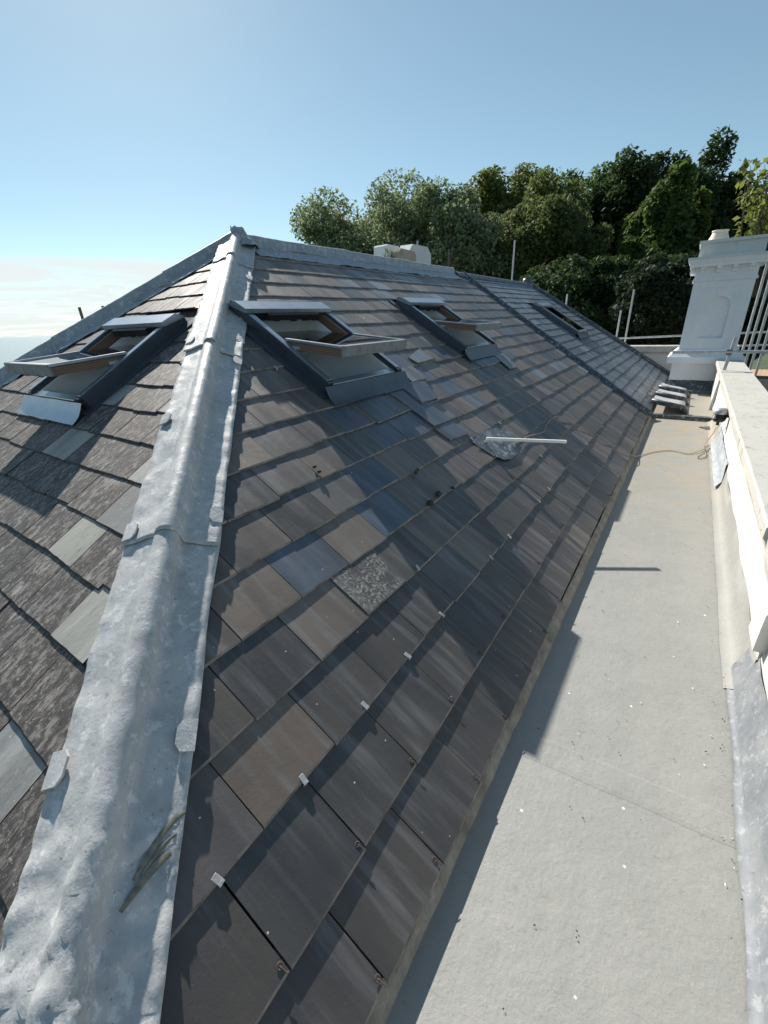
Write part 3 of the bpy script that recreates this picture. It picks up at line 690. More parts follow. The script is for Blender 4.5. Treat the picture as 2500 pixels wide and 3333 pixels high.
# ------------------------------------------------------------------ lead patch, stick, cable
def slope_pt(x, s, z=0): return MA @ V((x, s, z))
poly = [(3.0, 1.13), (3.05, .93), (3.10, .865), (3.2, .835), (3.36, .84), (3.5, .92), (3.62, 1.0), (3.66, 1.07), (3.45, 1.14), (3.2, 1.16)]
mb = MB(); cxs = (sum(p_[0] for p_ in poly) / len(poly), sum(p_[1] for p_ in poly) / len(poly)); rings = 7; vs = [(cxs[0], cxs[1], .02)]
den = []
for i in range(len(poly)):
    for f in (0, .5): p_, q_ = poly[i], poly[(i + 1) % len(poly)]; den.append((p_[0] + (q_[0] - p_[0]) * f, p_[1] + (q_[1] - p_[1]) * f))
for r_ in range(1, rings + 1):
    for x, s in den:
        f = r_ / rings; xx, ss = cxs[0] + (x - cxs[0]) * f, cxs[1] + (s - cxs[1]) * f; vs.append((xx, ss, .013 + noise.noise((xx * 9, ss * 14, 3)) * .008))
nd = len(den); fs = [(0, 1 + i, 1 + (i + 1) % nd) for i in range(nd)] + [(1 + r_ * nd + i, 1 + (r_ + 1) * nd + i, 1 + (r_ + 1) * nd + (i + 1) % nd, 1 + r_ * nd + (i + 1) % nd) for r_ in range(rings - 1) for i in range(nd)]
o = mesh('lead_patch', vs, fs, M_patch, smooth=True); o.matrix_world = MA; tag(o, 'crumpled tongue of grey lead patching the slates under the white stick', 'lead patch')
A, Bp = slope_pt(3.13, 1.075, .045), V((-.643, 3.394, .713)); d_ = (Bp - A).normalized()
sx = d_.cross(V((0, 0, 1))).normalized(); sz = sx.cross(d_); m3 = Matrix((d_, sx, sz)).transposed().to_4x4(); m3.translation = A
mb = MB(); mb.box((0, -.011, -.011), ((Bp - A).length, .011, .011), mat=m3, ch=.003); mb.tube([A + d_ * .01, A - NA * .035], .009, 6); o = mb.build('white_stick', M_pvc); tag(o, 'white plastic stick jutting out over the slates from the lead patch', 'stick')
cab = [slope_pt(*q) for q in [(3.40, .93, .02), (3.60, .905, .012), (3.778, .904, .012), (4.078, .85, .013), (4.2, .85, .015), (4.308, .875, .014), (4.5, .895, .02), (4.765, .889, .016), (4.84, .84, .015), (4.9, .78, .014), (4.96, .67, .014), (5.021, .574, .014), (5.06, .46, .02), (5.095, .349, .014), (5.159, .193, .014), (5.26, .04, .014)]]
cab += [GUT @ q for q in [V((-.29, 5.6, .05)), V((-.25, 5.8, .012)), V((-.12, 6.05, .009)), V((.03, 6.19, .009)), V((.15, 6.16, .009)), V((.24, 6.13, .009)), V((.36, 6.35, .02)), V((.44, 6.56, .03)), V((.39, 6.4, .03)), V((.33, 6.14, .012)), V((.315, 6.0, .009)), V((.345, 5.98, .009)), V((.40, 6.12, .01)), V((.39, 6.38, .01)), V((.385, 6.62, .012)), V((.42, 6.75, .06)), V((.445, 6.7, .15)), V((.45, 6.5, .26)), V((.455, 6.2, .37)), V((.45, 6.06, .43))]]
def smooth_path(pts, k=4):
    o = []
    for i in range(len(pts) - 1):
        p0, p1, p2, p3 = pts[max(0, i - 1)], pts[i], pts[i + 1], pts[min(len(pts) - 1, i + 2)]
        for j in range(k):
            f = j / k; o.append(.5 * ((2 * p1) + (p2 - p0) * f + (2 * p0 - 5 * p1 + 4 * p2 - p3) * f * f + (3 * p1 - p0 - 3 * p2 + p3) * f ** 3))
    return o + [pts[-1]]
mb = MB(); mb.tube(smooth_path(cab), .0040, 6); o = mb.build('cable', M_cable, smooth=True); tag(o, 'thin beige cable trailing over slates and looping across the gutter floor', 'cable')
# moss lumps
for k, (x, s, r_) in enumerate([(2.14, .945, .017), (2.01, .928, .019), (2.3, .925, .011), (2.156, 1.14, .012), (2.2, 1.15, .009), (1.566, 1.46, .010), (1.563, 1.42, .010), (3.98, 1.37, .012)]):
    vs = []; n1, n2 = 10, 6
    for j in range(n2 + 1):
        for i in range(n1):
            a, b = 2 * math.pi * i / n1, math.pi * j / n2; q = V((math.sin(b) * math.cos(a) * 1.35, math.sin(b) * math.sin(a), math.cos(b) * .8)); q = q * (r_ * (1 + .35 * noise.noise(q * 2.3 + V((k * 5, 0, 0))))); vs.append(MA @ (q + V((x, s, .010 + r_ * .45))))
    o = mesh('moss_clump', vs, [(j * n1 + i, (j + 1) * n1 + i, (j + 1) * n1 + (i + 1) % n1, j * n1 + (i + 1) % n1) for j in range(n2) for i in range(n1)], M_moss, smooth=True)
    tag(o, 'small dark moss lump growing on a slate edge', 'moss', 'moss lumps on the slate edges')
# ------------------------------------------------------------------ parapet on the right
par = tag(empty('parapet_wall', (.62, 6, 0)), 'cream painted parapet wall with broad stained coping beside the grey gutter', 'wall')
def pchild(o): o.matrix_parent_inverse = Matrix.Translation(V(par.location)).inverted(); return o
def extr(prof, y0, y1, n, amp=.003, seed=0, cap=True):
    vs = []; k = len(prof)
    for j in range(n + 1):
        y = y0 + (y1 - y0) * j / n
        for i, (x, z) in enumerate(prof): vs.append((x + noise.noise((y * 2.2, i * 1.7, seed)) * amp, y, z + noise.noise((y * 2.9, i * 1.3, seed + 4)) * amp))
    fs = [(j * k + i, (j + 1) * k + i, (j + 1) * k + (i + 1) % k, j * k + (i + 1) % k) for j in range(n) for i in range(k)]
    if cap: fs += [tuple(range(k)), tuple(reversed([n * k + i for i in range(k)]))]
    return vs, fs
copf = [(.85, .675), (.85, .56), (.83, .54), (.50, .50), (.492, .52), (.478, .56), (.462, .60), (.452, .615), (.452, .668), (.462, .68)]
for y0, y1, s in ((10.88, 7.36, 1), (7.352, 4.2, 2), (4.192, 2.42, 3)):
    vs, fs = extr(copf, y1, y0, 40, .005, s); o = mesh('coping_stone', vs, fs, M_coping, par); pchild(o)
vs, fs = extr([(.82, -.5), (.82, .535), (.505, .495), (.505, -.5)], 2.06, 10.86, 50, .003, 8); o = mesh('wall_face', vs, fs, M_wall, par); pchild(o)
# broken render end, lower near stretch of wall
vs, fs = extr([(.80, -.5), (.80, .50), (.535, .50), (.518, .42), (.514, .21), (.514, -.5)], -1.5, 2.055, 30, .006, 12); o = mesh('low_wall', vs, fs, M_wall, par); pchild(o)
mb = MB(); mb.box((.47, 2.03, .24), (.70, 2.2, .46), ch=.02, mat=Matrix.Rotation(0.0, 4, 'X')); 
vs = [(x + noise.noise((x * 20, y * 20, z * 20)) * .015, y + noise.noise((x * 17, y * 9, z * 21 + 4)) * .02, z + noise.noise((z * 17, y * 9, x * 21 + 9)) * .012) for x, y, z in mb.v]
o = mesh('render_lump', vs, mb.f, M_wall, par); pchild(o)
vs, fs = extr([(.84, .62), (.84, .48), (.55, .44), (.49, .47), (.47, .55), (.47, .62)], 2.06, 2.405, 8, .008, 22); o = mesh('broken_coping', vs, fs, M_coping, par); pchild(o)
# membrane upstand and lead flashings
ups = [(.43, .004), (.462, .012), (.482, .035), (.496, .08), (.501, .205), (.5045, .21)]
vs = []; n = 120; k = len(ups)
for j in range(n + 1):
    y = 2.05 + (8.25 - 2.05) * j / n
    for i, (x, z) in enumerate(ups): vs.append((x + noise.noise((y * 4, i, 2)) * .005, y, max(.003, z + noise.noise((y * 2.1, i * .6, 7)) * (.03 if i > 3 else .006))))
o = mesh('membrane_upstand', vs, [(j * k + i, j * k + i + 1, (j + 1) * k + i + 1, (j + 1) * k + i) for j in range(n) for i in range(k - 1)], M_floor, par, smooth=True); pchild(o)
vs = []; n = 70
nup = [(.445, .006), (.463, .010), (.468, .04), (.485, .10), (.500, .17), (.509, .215)]
for j in range(n + 1):
    y = -1.4 + (2.2 + 1.4) * j / n
    for i, (x, z) in enumerate(nup): vs.append((x + noise.noise((y * 5, i, 2.5)) * .007, y, max(.006, z + noise.noise((y * 4.1, i * .6, 7)) * .008)))
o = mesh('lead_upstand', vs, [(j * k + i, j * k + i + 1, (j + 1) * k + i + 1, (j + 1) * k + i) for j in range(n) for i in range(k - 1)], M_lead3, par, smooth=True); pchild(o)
vs = []; n = 50; fl_ = [(.455, .028), (.482, .06), (.492, .10), (.4985, .26), (.502, .27)]; k = len(fl_)
for j in range(n + 1):
    y = 4.9 + (6.7 - 4.9) * j / n
    for i, (x, z) in enumerate(fl_): vs.append((x + noise.noise((y * 9, i * 2, 2.5)) * .008 - .006, y, max(.006, z + noise.noise((y * 6.1, i * .6, 7)) * .02)))
o = mesh('lead_flashing', vs, [(j * k + i, j * k + i + 1, (j + 1) * k + i + 1, (j + 1) * k + i) for j in range(n) for i in range(k - 1)], M_lead2, par, smooth=True); pchild(o)
mb = MB(); mb.prism([(.32, 7.73), (.47, 7.55), (.485, 7.84)], .006, .010); o = mb.build('slate_shard', M_dark); tag(o, 'dark triangular slate shard lying on the gutter floor', 'slate shard')
rs = np.random.RandomState(5); mb = MB()
for k in range(260):
    x, y = rs.uniform(-.2, .44), rs.uniform(.5, 8.0); a = rs.uniform(0, 6.28); l, w_ = rs.uniform(.002, .007), rs.uniform(.001, .003); c, s_ = math.cos(a), math.sin(a)
    if k % 3 == 0: x = rs.uniform(.36, .45)
    mb.add([(x - c * l, y - s_ * l, .0052), (x + s_ * w_, y - c * w_, .0075), (x + c * l, y + s_ * l, .0052), (x - s_ * w_, y + c * w_, .0065)], [(0, 1, 2, 3)], int(k % 4 == 0))
o = mb.build('grit', [M_moss, M_pvc]); tag(o, 'scattered dark grit and pale flecks on the gutter floor', 'debris', kind='stuff')
# sensor lamp on the parapet
lamp = tag(empty('bulkhead_lamp', (.42, 6.05, .5)), 'ribbed black bulkhead lamp with grey cap fixed to the parapet', 'lamp')
mb = MB(); mb.lathe([(.0, -.07), (.045, -.07), (.062, -.05), (.062, -.035), (.068, -.03), (.062, -.022), (.068, -.015), (.062, -.006), (.068, .002), (.062, .01), (.07, .018)], (0, 0, 0), 18); o = mb.build('ribbed_body', M_black, lamp, False)
mb = MB(); mb.lathe([(.07, .018), (.072, .05), (.055, .075), (0, .082)], (0, 0, 0), 18); mb.build('cap', M_tube, lamp, True)
mb = MB(); mb.tube([(0, 0, -.07), (0, 0, -.11)], .016, 8); mb.build('cable_gland', M_black, lamp)
mb = MB(); mb.box((.0, -.02, -.02), (.09, .02, .03), ch=.004); mb.build('wall_bracket', M_black, lamp)
# ------------------------------------------------------------------ rear gutter: step, lead cricket
mb = MB(); vs, fs = extr([(-.34, .0), (-.34, .055), (.46, .062), (.50, .05), (.50, .0)], 8.2, 8.31, 4, .004, 31); o = mesh('gutter_step', vs, fs, M_leadd); o['kind'] = 'structure'
crk = tag(empty('lead_cricket', (-.1, 9.6, .05)), 'small sloping lead cricket with three rolls at the foot of the far roof', 'lead gutter')
def cchild(o): o.matrix_parent_inverse = Matrix.Translation(V(crk.location)).inverted(); return o
ys = [8.42, 9.25, 10.08, 10.9]
for a, b in zip(ys[:-1], ys[1:]):
    vs = []; n = 8
    for j in range(n + 1):
        y = a + (b - a) * j / n
        for x, z in ((-.36, .21), (-.2, .175), (0.0, .145), (.09, .13), (.115, .09), (.12, .05)): vs.append((x, y, z + noise.noise((x * 8, y * 5, 3)) * .006))
    o = mesh('lead_bay', vs, [(j * 6 + i, (j + 1) * 6 + i, (j + 1) * 6 + i + 1, j * 6 + i + 1) for j in range(n) for i in range(5)], M_lead, crk, smooth=True); cchild(o)
for y in ys[:-1]:
    mb = MB(); mb.tube([(-.37, y, .235), (-.1, y, .185), (.085, y, .15), (.125, y, .10), (.13, y, .05)], .042, 10); o = mb.build('lead_roll', M_leadd, crk, True); cchild(o)
# ------------------------------------------------------------------ chimney
chim = tag(empty('chimney_stack', (.26, 11.3, .05)), 'tall white classical chimney stack with arched panel, bracketed cornice and pot', 'chimney')
def kchild(o): o.matrix_parent_inverse = Matrix.Translation(V(chim.location)).inverted(); return o
X0, X1, Y0, Y1 = -.20, .73, 11.0, 11.85
def ring(name, z0, z1, e, m=M_white, ch=.008, e1=None):
    mb = MB(); e1 = e if e1 is None else e1
    vs = [(X0 - e, Y0 - e, z0), (X1 + e, Y0 - e, z0), (X1 + e, Y1 + e, z0), (X0 - e, Y1 + e, z0), (X0 - e1, Y0 - e1, z1), (X1 + e1, Y0 - e1, z1), (X1 + e1, Y1 + e1, z1), (X0 - e1, Y1 + e1, z1)]
    mb.add(vs, [(3, 2, 1, 0), (4, 5, 6, 7), (0, 1, 5, 4), (1, 2, 6, 5), (2, 3, 7, 6), (3, 0, 4, 7)]); o = mb.build(name, m, chim); return kchild(o)
ring('brick_base', -.1, .24, .06, M_brick); ring('plinth', .24, .60, .055); ring('plinth_moulding', .60, .72, .16); ring('plinth_moulding', .72, .86, .15, e1=.01)
# shaft with recessed arched panel on the front face, other faces plain
PX0, PX1, PZ0, PA = X0 + .27, X1 - .27, 1.06, 1.60
cx = (PX0 + PX1) / 2; Ra = (PX1 - PX0) / 2; arch = [(PX0, PZ0), (PX1, PZ0)] + [(cx + Ra * math.cos(a), PA + Ra * math.sin(a)) for a in [math.pi * k / 16 for k in range(17)]]
Z0, Z1 = .86, 2.06; dp = .05
mb = MB(); n = len(arch)
outer = [(X0, Z0), (X1, Z0)] + [(X1 - (X1 - X0) * (k - 4) / 8 if 4 <= k <= 12 else (X1 if k < 4 else X0), Z1 if 4 <= k <= 12 else PA + (Z1 - PA) * (k / 4 if k < 4 else (16 - k) / 4)) for k in range(17)]
vs = [(x, Y0, z) for x, z in outer] + [(x, Y0, z) for x, z in arch] + [(x, Y0 + dp, z) for x, z in arch]
fs = [(i, (i + 1) % n, n + (i + 1) % n, n + i) for i in range(n)] + [(n + i, n + (i + 1) % n, 2 * n + (i + 1) % n, 2 * n + i) for i in range(n)] + [tuple(2 * n + i for i in range(n))]
mb.add(vs, fs)
mb.add([(X0, Y0, Z0), (X0, Y1, Z0), (X0, Y1, Z1), (X0, Y0, Z1), (X1, Y0, Z0), (X1, Y1, Z0), (X1, Y1, Z1), (X1, Y0, Z1)], [(1, 0, 3, 2), (4, 5, 6, 7), (5, 1, 2, 6)])
o = mb.build('shaft', M_white, chim); kchild(o)
mb = MB()
fx0, fx1, fz0, fz1 = PX0 - .11, PX1 + .11, .92, 1.95
for a, b in (((fx0, fz0), (fx0 + .012, fz1)), ((fx1 - .012, fz0), (fx1, fz1)), ((fx0 + .0121, fz1 - .012), (fx1 - .0121, fz1)), ((fx0 + .0121, fz0), (fx1 - .0121, fz0 + .012))): mb.box((a[0], Y0 - .008, a[1]), (b[0], Y0 + .002, b[1]))
o = mb.build('panel_frame', M_white, chim); kchild(o)
mb = MB(); mb.add([(cx - .035, Y0 - .014, PA + Ra - .002), (cx + .035, Y0 - .014, PA + Ra - .002), (cx + .055, Y0 - .014, 1.935), (cx - .055, Y0 - .014, 1.935), (cx - .035, Y0 + .01, PA + Ra - .002), (cx + .035, Y0 + .01, PA + Ra - .002), (cx + .055, Y0 + .01, 1.935), (cx - .055, Y0 + .01, 1.935)], [(0, 1, 2, 3), (0, 4, 5, 1), (1, 5, 6, 2), (2, 6, 7, 3), (3, 7, 4, 0)]); o = mb.build('keystone', M_white, chim); kchild(o)
ring('necking', 2.06, 2.085, .03); ring('necking', 2.085, 2.11, .018); ring('frieze', 2.11, 2.30, .004)
for k in range(4):
    xx = X0 + .10 + (X1 - X0 - .2) * k / 3
    mb = MB(); mb.add([(xx - .035, Y0 - .11, 2.30), (xx + .035, Y0 - .11, 2.30), (xx + .035, Y0, 2.30), (xx - .035, Y0, 2.30), (xx - .035, Y0 - .10, 2.255), (xx + .035, Y0 - .10, 2.255), (xx - .035, Y0 - .05, 2.235), (xx + .035, Y0 - .05, 2.235), (xx - .035, Y0 - .045, 2.19), (xx + .035, Y0 - .045, 2.19), (xx - .035, Y0, 2.185), (xx + .035, Y0, 2.185)],
        [(0, 1, 5, 4), (4, 5, 7, 6), (6, 7, 9, 8), (8, 9, 11, 10), (0, 4, 6, 8, 10, 3), (1, 2, 11, 9, 7, 5)]); o = mb.build('bracket', M_white, chim); kchild(o)
    if k < 3:
        yy = Y0 + .14 + .28 * k; mb = MB(); mb.box((X0 - .10, yy - .035, 2.2), (X0 - .004, yy + .035, 2.30), ch=.01); o = mb.build('bracket', M_white, chim); kchild(o)
ring('cornice', 2.30, 2.345, .115); ring('cornice', 2.345, 2.42, .12, e1=.16); ring('cornice', 2.42, 2.46, .165, M_capst)
ring('cap_block', 2.46, 2.68, .02, M_capst, e1=.015); ring('cap_slab', 2.68, 2.73, .045, M_capst)
mb = MB(); mb.lathe([(.17, 2.73), (.155, 2.78), (.12, 2.87), (.118, 2.885), (.132, 2.89), (.13, 2.91), (.10, 2.91), (.095, 2.75)], (.03, 11.35, 0), 20); o = mb.build('chimney_pot', paint_mat('pot_clay', (.66, .61, .50), (.5, .45, .36), .4), chim, True); kchild(o)
# lead flashing skirt at chimney foot
for z0, z1, yf, m_ in ((.05, .17, 10.62, M_leadd), (.13, .27, 10.82, M_leadd)):
    mb = MB(); n = 14; vs = []
    for i in range(n + 1):
        x = X0 - .1 + (X1 - X0 - .12) * i / n; vs += [(x, yf + noise.noise((x * 4, z0, 1)) * .03, z0 + noise.noise((x * 5, 1, 1)) * .01), (x, yf + .03, z0 + .05), (x, Y0 - .062, z1 + noise.noise((x * 4, 3, z0)) * .012)]
    mb.add(vs, [(3 * i + j, 3 * i + 3 + j, 3 * i + 4 + j, 3 * i + 1 + j) for i in range(n) for j in range(2)]); o = mb.build('lead_skirt', m_, chim); kchild(o)
# far low parapet at the end of the building
fp = tag(empty('rear_parapet', (-1.1, 13.7, 0)), 'low white rear parapet with flat coping left of the chimney', 'wall')
mb = MB(); mb.box((-4.5, 13.62, -.2), (.95, 13.9, .60)); o = mb.build('wall_face', M_wall, fp); o.matrix_parent_inverse = Matrix.Translation(V(fp.location)).inverted()
mb = MB(); mb.box((-4.5, 13.55, .6005), (.95, 13.97, .76), ch=.012); o = mb.build('coping_stone', M_coping, fp); o.matrix_parent_inverse = Matrix.Translation(V(fp.location)).inverted()
# ------------------------------------------------------------------ scaffold
def pole(name, a, b, label, m=M_tube, r=.024, group='upright scaffold tubes behind the roof'):
    mb = MB(); a, b = V(a), V(b); mb.tube([a, b], r, 12); mb.tube([b, b - (b - a).normalized() * .02], r * .82, 12)
    o = mb.build(name, m, smooth=False); tag(o, label, 'scaffold tube', group); return o
GR = -9
pole('scaffold_tube', (-4.95, 14.5, GR), (-4.95, 14.5, 3.64), 'tall bright scaffold tube rising over the far ridge before the trees')
pole('scaffold_tube', (-4.6, 9.41, .9), (-4.6, 9.41, 2.92), 'thin dark scaffold tube right of the ridge chimney stubs', M_tubed, .02)
pole('scaffold_tube', (-6.6, 11.6, GR), (-6.6, 11.6, 3.52), 'short tube top showing over the rounded chimney stub', M_tube, .024)
pole('scaffold_tube', (-3.28, 14.5, GR), (-3.28, 14.5, 2.12), 'scaffold tube just beyond the closed far roof window')
pole('scaffold_tube', (-1.81, 14.5, GR), (-1.81, 14.5, 1.63), 'shorter of the two tubes left of the white chimney')
pole('scaffold_tube', (-1.58, 14.55, GR), (-1.58, 14.55, 2.13), 'taller of the two tubes left of the white chimney')
for k, (x, y, z, l) in enumerate([(-8, 3.48, 1.98, 'leftmost dark scaffold tube beyond the far lead hip'), (-8, 3.83, 2.0, 'second dark scaffold tube beyond the far lead hip'), (-8, 3.92, 1.935, 'shortest dark tube tip beyond the far lead hip'), (-8, 4.5, 2.19, 'tiny dark tube tip highest up the far lead hip')]):
    pole('scaffold_tube', (x, y, GR), (x, y, z), l, M_tubed, .021)
pole('scaffold_rail', (-2.1, 14.5, .895), (2.6, 14.5, 1.045), 'upper horizontal guard rail tube passing behind the chimney', group='scaffold rails')
pole('scaffold_rail', (.80, 14.5, .69), (2.6, 14.5, .75), 'lower horizontal rail tube at right behind the chimney', group='scaffold rails')
pole('scaffold_rail', (-.24, 8.9, .95), (2.2, 8.9, .975), 'long horizontal tube crossing in front of the chimney base', group='scaffold rails')
brace = pole('scaffold_tube', (.47, 8.95, .055), (.545, 8.95, 1.17), 'scaffold tube standing on the gutter floor against the parapet')
mb = MB()
for c in ((.515, 8.92, .955),): mb.box((c[0] - .045, c[1] - .035, c[2] - .04), (c[0] + .035, c[1] + .055, c[2] + .04), ch=.01)
o = mb.build('coupler', M_tubed); o.parent = brace
for k, (x, z, l) in enumerate([(.905, 3.6, 'first tall scaffold tube right of the chimney'), (1.01, 3.4, 'second tall scaffold tube right of the chimney'), (1.115, 3.3, 'third tall scaffold tube right of the chimney'), (1.23, 3.2, 'fourth tall scaffold tube right of the chimney, at the frame edge')]):
    pole('scaffold_tube', (x, 12.0, GR), (x, 12.0, z), l, M_tube)
pole('scaffold_rail', (.9, 10.2, .44), (2.4, 10.2, .47), 'short dark rail tube over the scaffold boards outside the parapet', M_tubed, group='scaffold rails')
for k in range(4):
    mb = MB(); x = .98 + .235 * k; mb.box((x, 9.0, .24), (x + .225, 13.2, .278), ch=.004); o = mb.build('scaffold_board', M_board); tag(o, 'orange brown scaffold board outside the parapet, %s from it' % ('nearest', 'second', 'third', 'farthest')[k], 'board', 'scaffold boards outside the parapet')
# chimney stubs behind the ridge
def stub(label, x0, x1, y0, y1, z0, z1, m, ch, name='chimney_stub'):
    pl = [(y0, z0), (y1, z0), (y1, z1 - ch), (y1 - ch, z1), (y0 + ch, z1), (y0, z1 - ch)]
    vs = []
    for x in (x0, (x0 + x1) / 2, x1): vs += [(x + noise.noise((a * 5, b * 5, x)) * .02, a + noise.noise((b * 7, a * 3, x)) * .02, b + noise.noise((a * 9, x, b * 3)) * .02) for a, b in pl]
    fs = [tuple(range(6)), tuple(reversed(range(12, 18)))] + [(r_ * 6 + i, r_ * 6 + 6 + i, r_ * 6 + 6 + (i + 1) % 6, r_ * 6 + (i + 1) % 6) for r_ in range(2) for i in range(6)]
    o = mesh(name, vs, fs, m); tag(o, label, 'chimney'); return o
stub('left white square chimney stub behind the lead ridge', -5.5, -5.2, 7.96, 8.42, 1.2, 2.95, M_white, .03)
stub('middle brown weathered chimney stub behind the lead ridge', -5.05, -4.85, 7.85, 8.45, 1.3, 2.83, paint_mat('stub_brown', (.42, .35, .27), (.2, .17, .14), .8), .05)
stub('right white stained chimney stub with chamfered top behind the lead ridge', -5.5, -5.2, 8.80, 9.74, 1.2, 3.05, M_capst, .15)
# ------------------------------------------------------------------ trees
def leaf_mat(name, a, b, trans):
    m, t, p = mat(name); v = coords(t, rnd=False)
    g_ = t.nodes.new('ShaderNodeNewGeometry')
    c = ramp(t, g_.outputs['Random Per Island'], [(0, a), (.6, tuple((x + y) / 2 for x, y in zip(a, b))), (1, b)])
    t.links.new(c, p.inputs['Base Color']); p.inputs['Roughness'].default_value = .7; p.inputs['Specular IOR Level'].default_value = .18
    tr = t.nodes.new('ShaderNodeBsdfTranslucent'); t.links.new(mix(t, .5, c, (trans)), tr.inputs[0])
    ms = N(t, 'ShaderNodeMixShader'); ms.inputs[0].default_value = .38
    t.links.new(p.outputs[0], ms.inputs[1]); t.links.new(tr.outputs[0], ms.inputs[2]); t.links.new(ms.outputs[0], t.nodes['Material Output'].inputs[0])
    return m
L_holm = leaf_mat('holm_oak_leaf', (0.107, 0.143, 0.071), (0.286, 0.333, 0.202), (0.238, 0.309, 0.119))
L_yel = leaf_mat('yellowing_leaf', (0.060, 0.091, 0.024), (0.170, 0.184, 0.050), (0.250, 0.288, 0.066))
L_olive = leaf_mat('olive_leaf', (0.057, 0.088, 0.036), (0.156, 0.193, 0.063), (0.199, 0.241, 0.072))
L_dark = leaf_mat('dark_leaf', (0.023, 0.045, 0.020), (0.066, 0.098, 0.035), (0.066, 0.112, 0.028))
L_map = leaf_mat('maple_leaf', (0.040, 0.073, 0.020), (0.102, 0.147, 0.038), (0.147, 0.226, 0.045))
L_yew = leaf_mat('yew_leaf', (.014, .026, .014), (.035, .05, .025), (.02, .04, .015))
L_sap = leaf_mat('sapling_leaf', (.08, .12, .03), (.22, .24, .07), (.3, .34, .08))
M_bark = plain('bark', (.06, .05, .04), .9, var=.3, scale=6, bmp=.6, bs=12)
def leaves(name, cents, rads, n, size, m, parent, rs, elong=1.6, droop=0., pts=None, dirs=None):
  if pts is None:
    cents = np.array(cents); rads = np.array(rads); wts = rads ** 2; wts = wts / wts.sum()
    k = rs.choice(len(cents), n, p=wts)
    d = rs.normal(size=(n, 3)); d /= np.linalg.norm(d, axis=1)[:, None]
    rr = rs.uniform(.25, 1.0, n) ** .45; P = cents[k] + d * (rads[k] * rr)[:, None] * np.array([1, 1, .78])
  else: P = pts; d = dirs
  if True:
    nrm = d * .6 + rs.normal(size=(n, 3)) * .7 + np.array([0, 0, .45]); nrm /= np.linalg.norm(nrm, axis=1)[:, None]
    a = np.cross(nrm, rs.normal(size=(n, 3))); a[:, 2] -= droop; a /= np.linalg.norm(a, axis=1)[:, None]; b = np.cross(nrm, a)
    s = size * .82 * rs.uniform(.4, 1.4, n)[:, None]
    vs = np.stack([P - a * s * elong * .5, P + b * s * .5 + nrm * s * .1, P + a * s * elong * .5, P - b * s * .5 + nrm * s * .1], 1).reshape(-1, 3)
    me = bpy.data.meshes.new(name); me.vertices.add(4 * n); me.vertices.foreach_set('co', vs.ravel()); me.loops.add(4 * n); me.loops.foreach_set('vertex_index', np.arange(4 * n, dtype=np.int32))
    me.polygons.add(n); me.polygons.foreach_set('loop_start', np.arange(0, 4 * n, 4, dtype=np.int32)); me.update(calc_edges=True); me.materials.append(m); me.validate()
    o = bpy.data.objects.new(name, me); return link(o, parent)
def tree(label, px, py, rw_, rh_, Y, m, seed, n=24000, size=.17, clumps=130, cat='tree', group='trees behind the building', name='tree', clr=.13, squash=1.0):
    rs = np.random.RandomState(seed); c = at(px, py, Y); dist = (c - CAM).dot(FWD); sc_ = dist / FPX; RW, RH = rw_ * sc_, rh_ * sc_
    root = tag(empty(name, (c.x, c.y, GR)), label, cat, group); cz = c.z - GR
    RW *= 1.38; lobes = [(np.zeros(3), .6)]
    for k in range(48):
        d = rs.normal(size=3); d /= np.linalg.norm(d); lobes.append((d * np.array([1, 1, .95]) * rs.uniform(.5, .84), rs.uniform(.13, .32)))
    n = int(n * 2.6); LC = np.array([l[0] for l in lobes]); LR = np.array([l[1] for l in lobes]); SC3 = np.array([RW, RW * .9, RH])
    def wob(P, f, ph): return sum(np.sin(P @ rs2 * f + q) for rs2, q in ph) / len(ph)
    ph = [(v / np.linalg.norm(v), q) for v, q in zip(rs.normal(size=(7, 3)), rs.uniform(0, 6.28, 7))]
    m3_ = int(n * 2.6); k = rs.choice(len(LR), m3_, p=LR ** 2 / (LR ** 2).sum()); d = rs.normal(size=(m3_, 3)); d /= np.linalg.norm(d, axis=1)[:, None]
    P = LC[k] + d * (LR[k] * rs.uniform(.3, 1.15, m3_) ** .7)[:, None]
    W3 = P * SC3; keep = (wob(W3, 2.4, ph) + .7 * wob(W3, 6.5, ph[::-1]) + rs.normal(size=m3_) * .25) > -.1
    P = P[keep][:n]; cs = [list(q) for q in (P[:400] * SC3 + np.array([0, 0, cz]))]; clumps = len(cs)
    leaves('crown', None, None, len(P), size, m, root, rs, pts=P * SC3 + np.array([0, 0, cz]), dirs=P / (np.linalg.norm(P, axis=1)[:, None] + 1e-6))
    mb = MB(); tr = RW * .07; pts = [(0, 0, 0), (.1 * tr, .2 * tr, cz * .4), (-.3 * tr, 0, cz - RH * .5), (0, .2, cz + RH * .3)]; mb.tube(pts, [tr, tr * .8, tr * .6, tr * .2], 9)
    mb.build('trunk', M_bark, root, True)
    mb = MB()
    for k in range(14):
        q = V(cs[k * (clumps // 14)]); h_ = max(cz - RH * .7, q.z - RH * .6); st = V((0, 0, h_)); md = st.lerp(q, .55) + V((0, 0, .3)); mb.tube([st, md, q], [tr * .35, tr * .2, tr * .06], 6)
    mb.build('limbs', M_bark, root, True)
    return root
TB = 'trees behind the building'
tree('rounded grey green evergreen at the left end of the tree line', 1225, 860, 230, 225, 30, L_holm, 1, 40000, .17)
tree('grey green evergreen between the leftmost crown and the yellowing tree', 1480, 850, 165, 215, 28, L_holm, 2, 32000, .16)
tree('smaller grey green evergreen right behind the chimney stubs on the ridge', 1360, 850, 130, 205, 34, L_holm, 21, 26000, .17)
tree('yellowing tree top rising behind the grey evergreens', 1650, 790, 150, 215, 37, L_yel, 33, 30000, .2)
tree('olive tree with yellow tips in the middle of the tree line', 1760, 850, 155, 235, 31, L_olive, 4, 30000, .17)
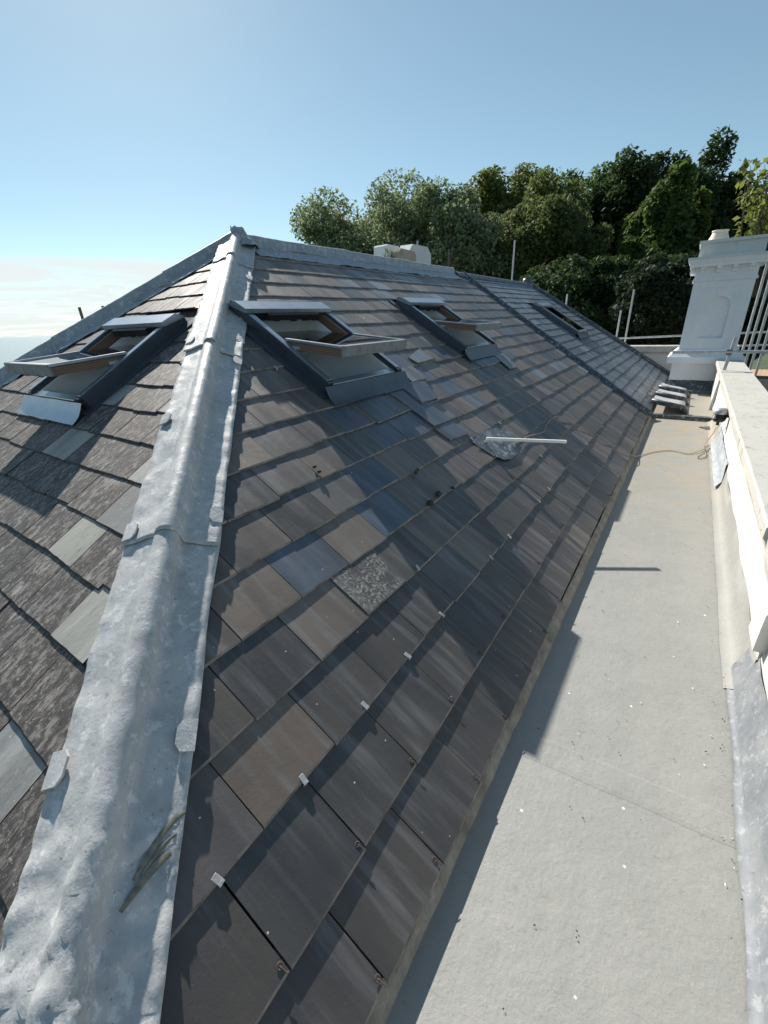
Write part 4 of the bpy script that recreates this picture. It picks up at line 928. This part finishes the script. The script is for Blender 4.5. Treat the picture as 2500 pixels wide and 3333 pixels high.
tree('dark green tree between the olive tree and the tallest tree', 1900, 800, 140, 220, 39, L_map, 15, 22000, .2)
tree('dark green tree just left of the tallest tree', 2010, 800, 130, 240, 36, L_dark, 5, 24000, .2)
tree('tallest dark green tree with broad crown at the right', 2215, 790, 155, 290, 39, L_dark, 6, 34000, .2)
tree('lighter leaved tree in front of the tallest dark tree', 2140, 850, 115, 250, 28, L_map, 7, 24000, .2)
tree('dark tree top between the tallest tree and the sapling', 2350, 820, 110, 230, 41, L_dark, 16, 20000, .22)
tree('black green yew left of the white chimney', 2230, 1010, 165, 195, 20, L_yew, 8, 30000, .12)
tree('dark shaded tree behind the far blue grey slates', 1780, 1010, 210, 170, 23, L_dark, 9, 30000, .15)
tree('dark shaded tree between the rear tubes', 2010, 1010, 160, 200, 24, L_dark, 10, 26000, .15)
tree('dark tree seen between the scaffold tubes at the right edge', 2510, 960, 150, 220, 25, L_dark, 11, 24000, .17)
# sapling with large pale leaves by the chimney
sp = tag(empty('sapling', (.9, 15.2, GR)), 'thin sapling with large pale green leaves above the chimney top', 'tree', 'trees behind the building'); rs = np.random.RandomState(40); cs = []
mb = MB()
for k in range(16):
    px = rs.uniform(2385, 2530); py = rs.uniform(530, 700); q = at(px, py, 15.2 + rs.uniform(-.5, .5)); l = q - V(sp.location); st = V((.05 * k - .3, .0, 10.8)); mb.tube([st, st.lerp(l, .5) + V((0, 0, .15)), l], [.022, .014, .005], 6)
    for f in (.45, .6, .75, .9, 1.0): cs.append(list(st.lerp(l, f)))
mb.tube([(0, 0, 0), (.05, 0, 6), (0, 0, 11.3)], [.09, .06, .03], 8); mb.build('trunk', M_bark, sp, True)
leaves('crown', cs, [.2] * len(cs), 620, .13, L_sap, sp, rs, 1.5, .5)
# weeds by the chimney stubs
wd = tag(empty('weed_tuft', (-5.0, 7.7, 2.3)), 'dry weed stems beside the left chimney stub behind the ridge', 'plant'); mb = MB()
for k in range(9):
    a = random.uniform(-.22, .22); hh_ = random.uniform(.3, .62); mb.tube([(0, a * .3, 0), (0, a * .6, hh_ * .6), (.03, a, hh_)], [.006, .004, .002], 4)
mb.build('stems', L_olive, wd)
leaves('leaves', [(0, random.uniform(-.2, .2), random.uniform(.25, .5)) for _ in range(10)], [.06] * 10, 90, .035, L_yel, wd, rs)

# everything built from the gutter floor sits at the gutter datum
for o in list(COL.objects):
    if o.parent is None and o.name.split('.')[0] in ('gutter_floor', 'gutter_corner', 'grit', 'rear_gutter', 'parapet_wall', 'slate_shard', 'bulkhead_lamp', 'gutter_step', 'lead_cricket', 'chimney_stack', 'rear_parapet', 'scaffold_board'):
        o.matrix_basis = GUT @ o.matrix_basis
    elif o.parent is None and o.get('category') == 'scaffold tube' and o.data.vertices[0].co.y > 8.8 and o.data.vertices[0].co.x > -4:
        o.matrix_basis = GUT @ o.matrix_basis

for o in COL.objects:
    if o.parent is None and o.get('category'): o['kind'] = o.get('kind') or 'thing'
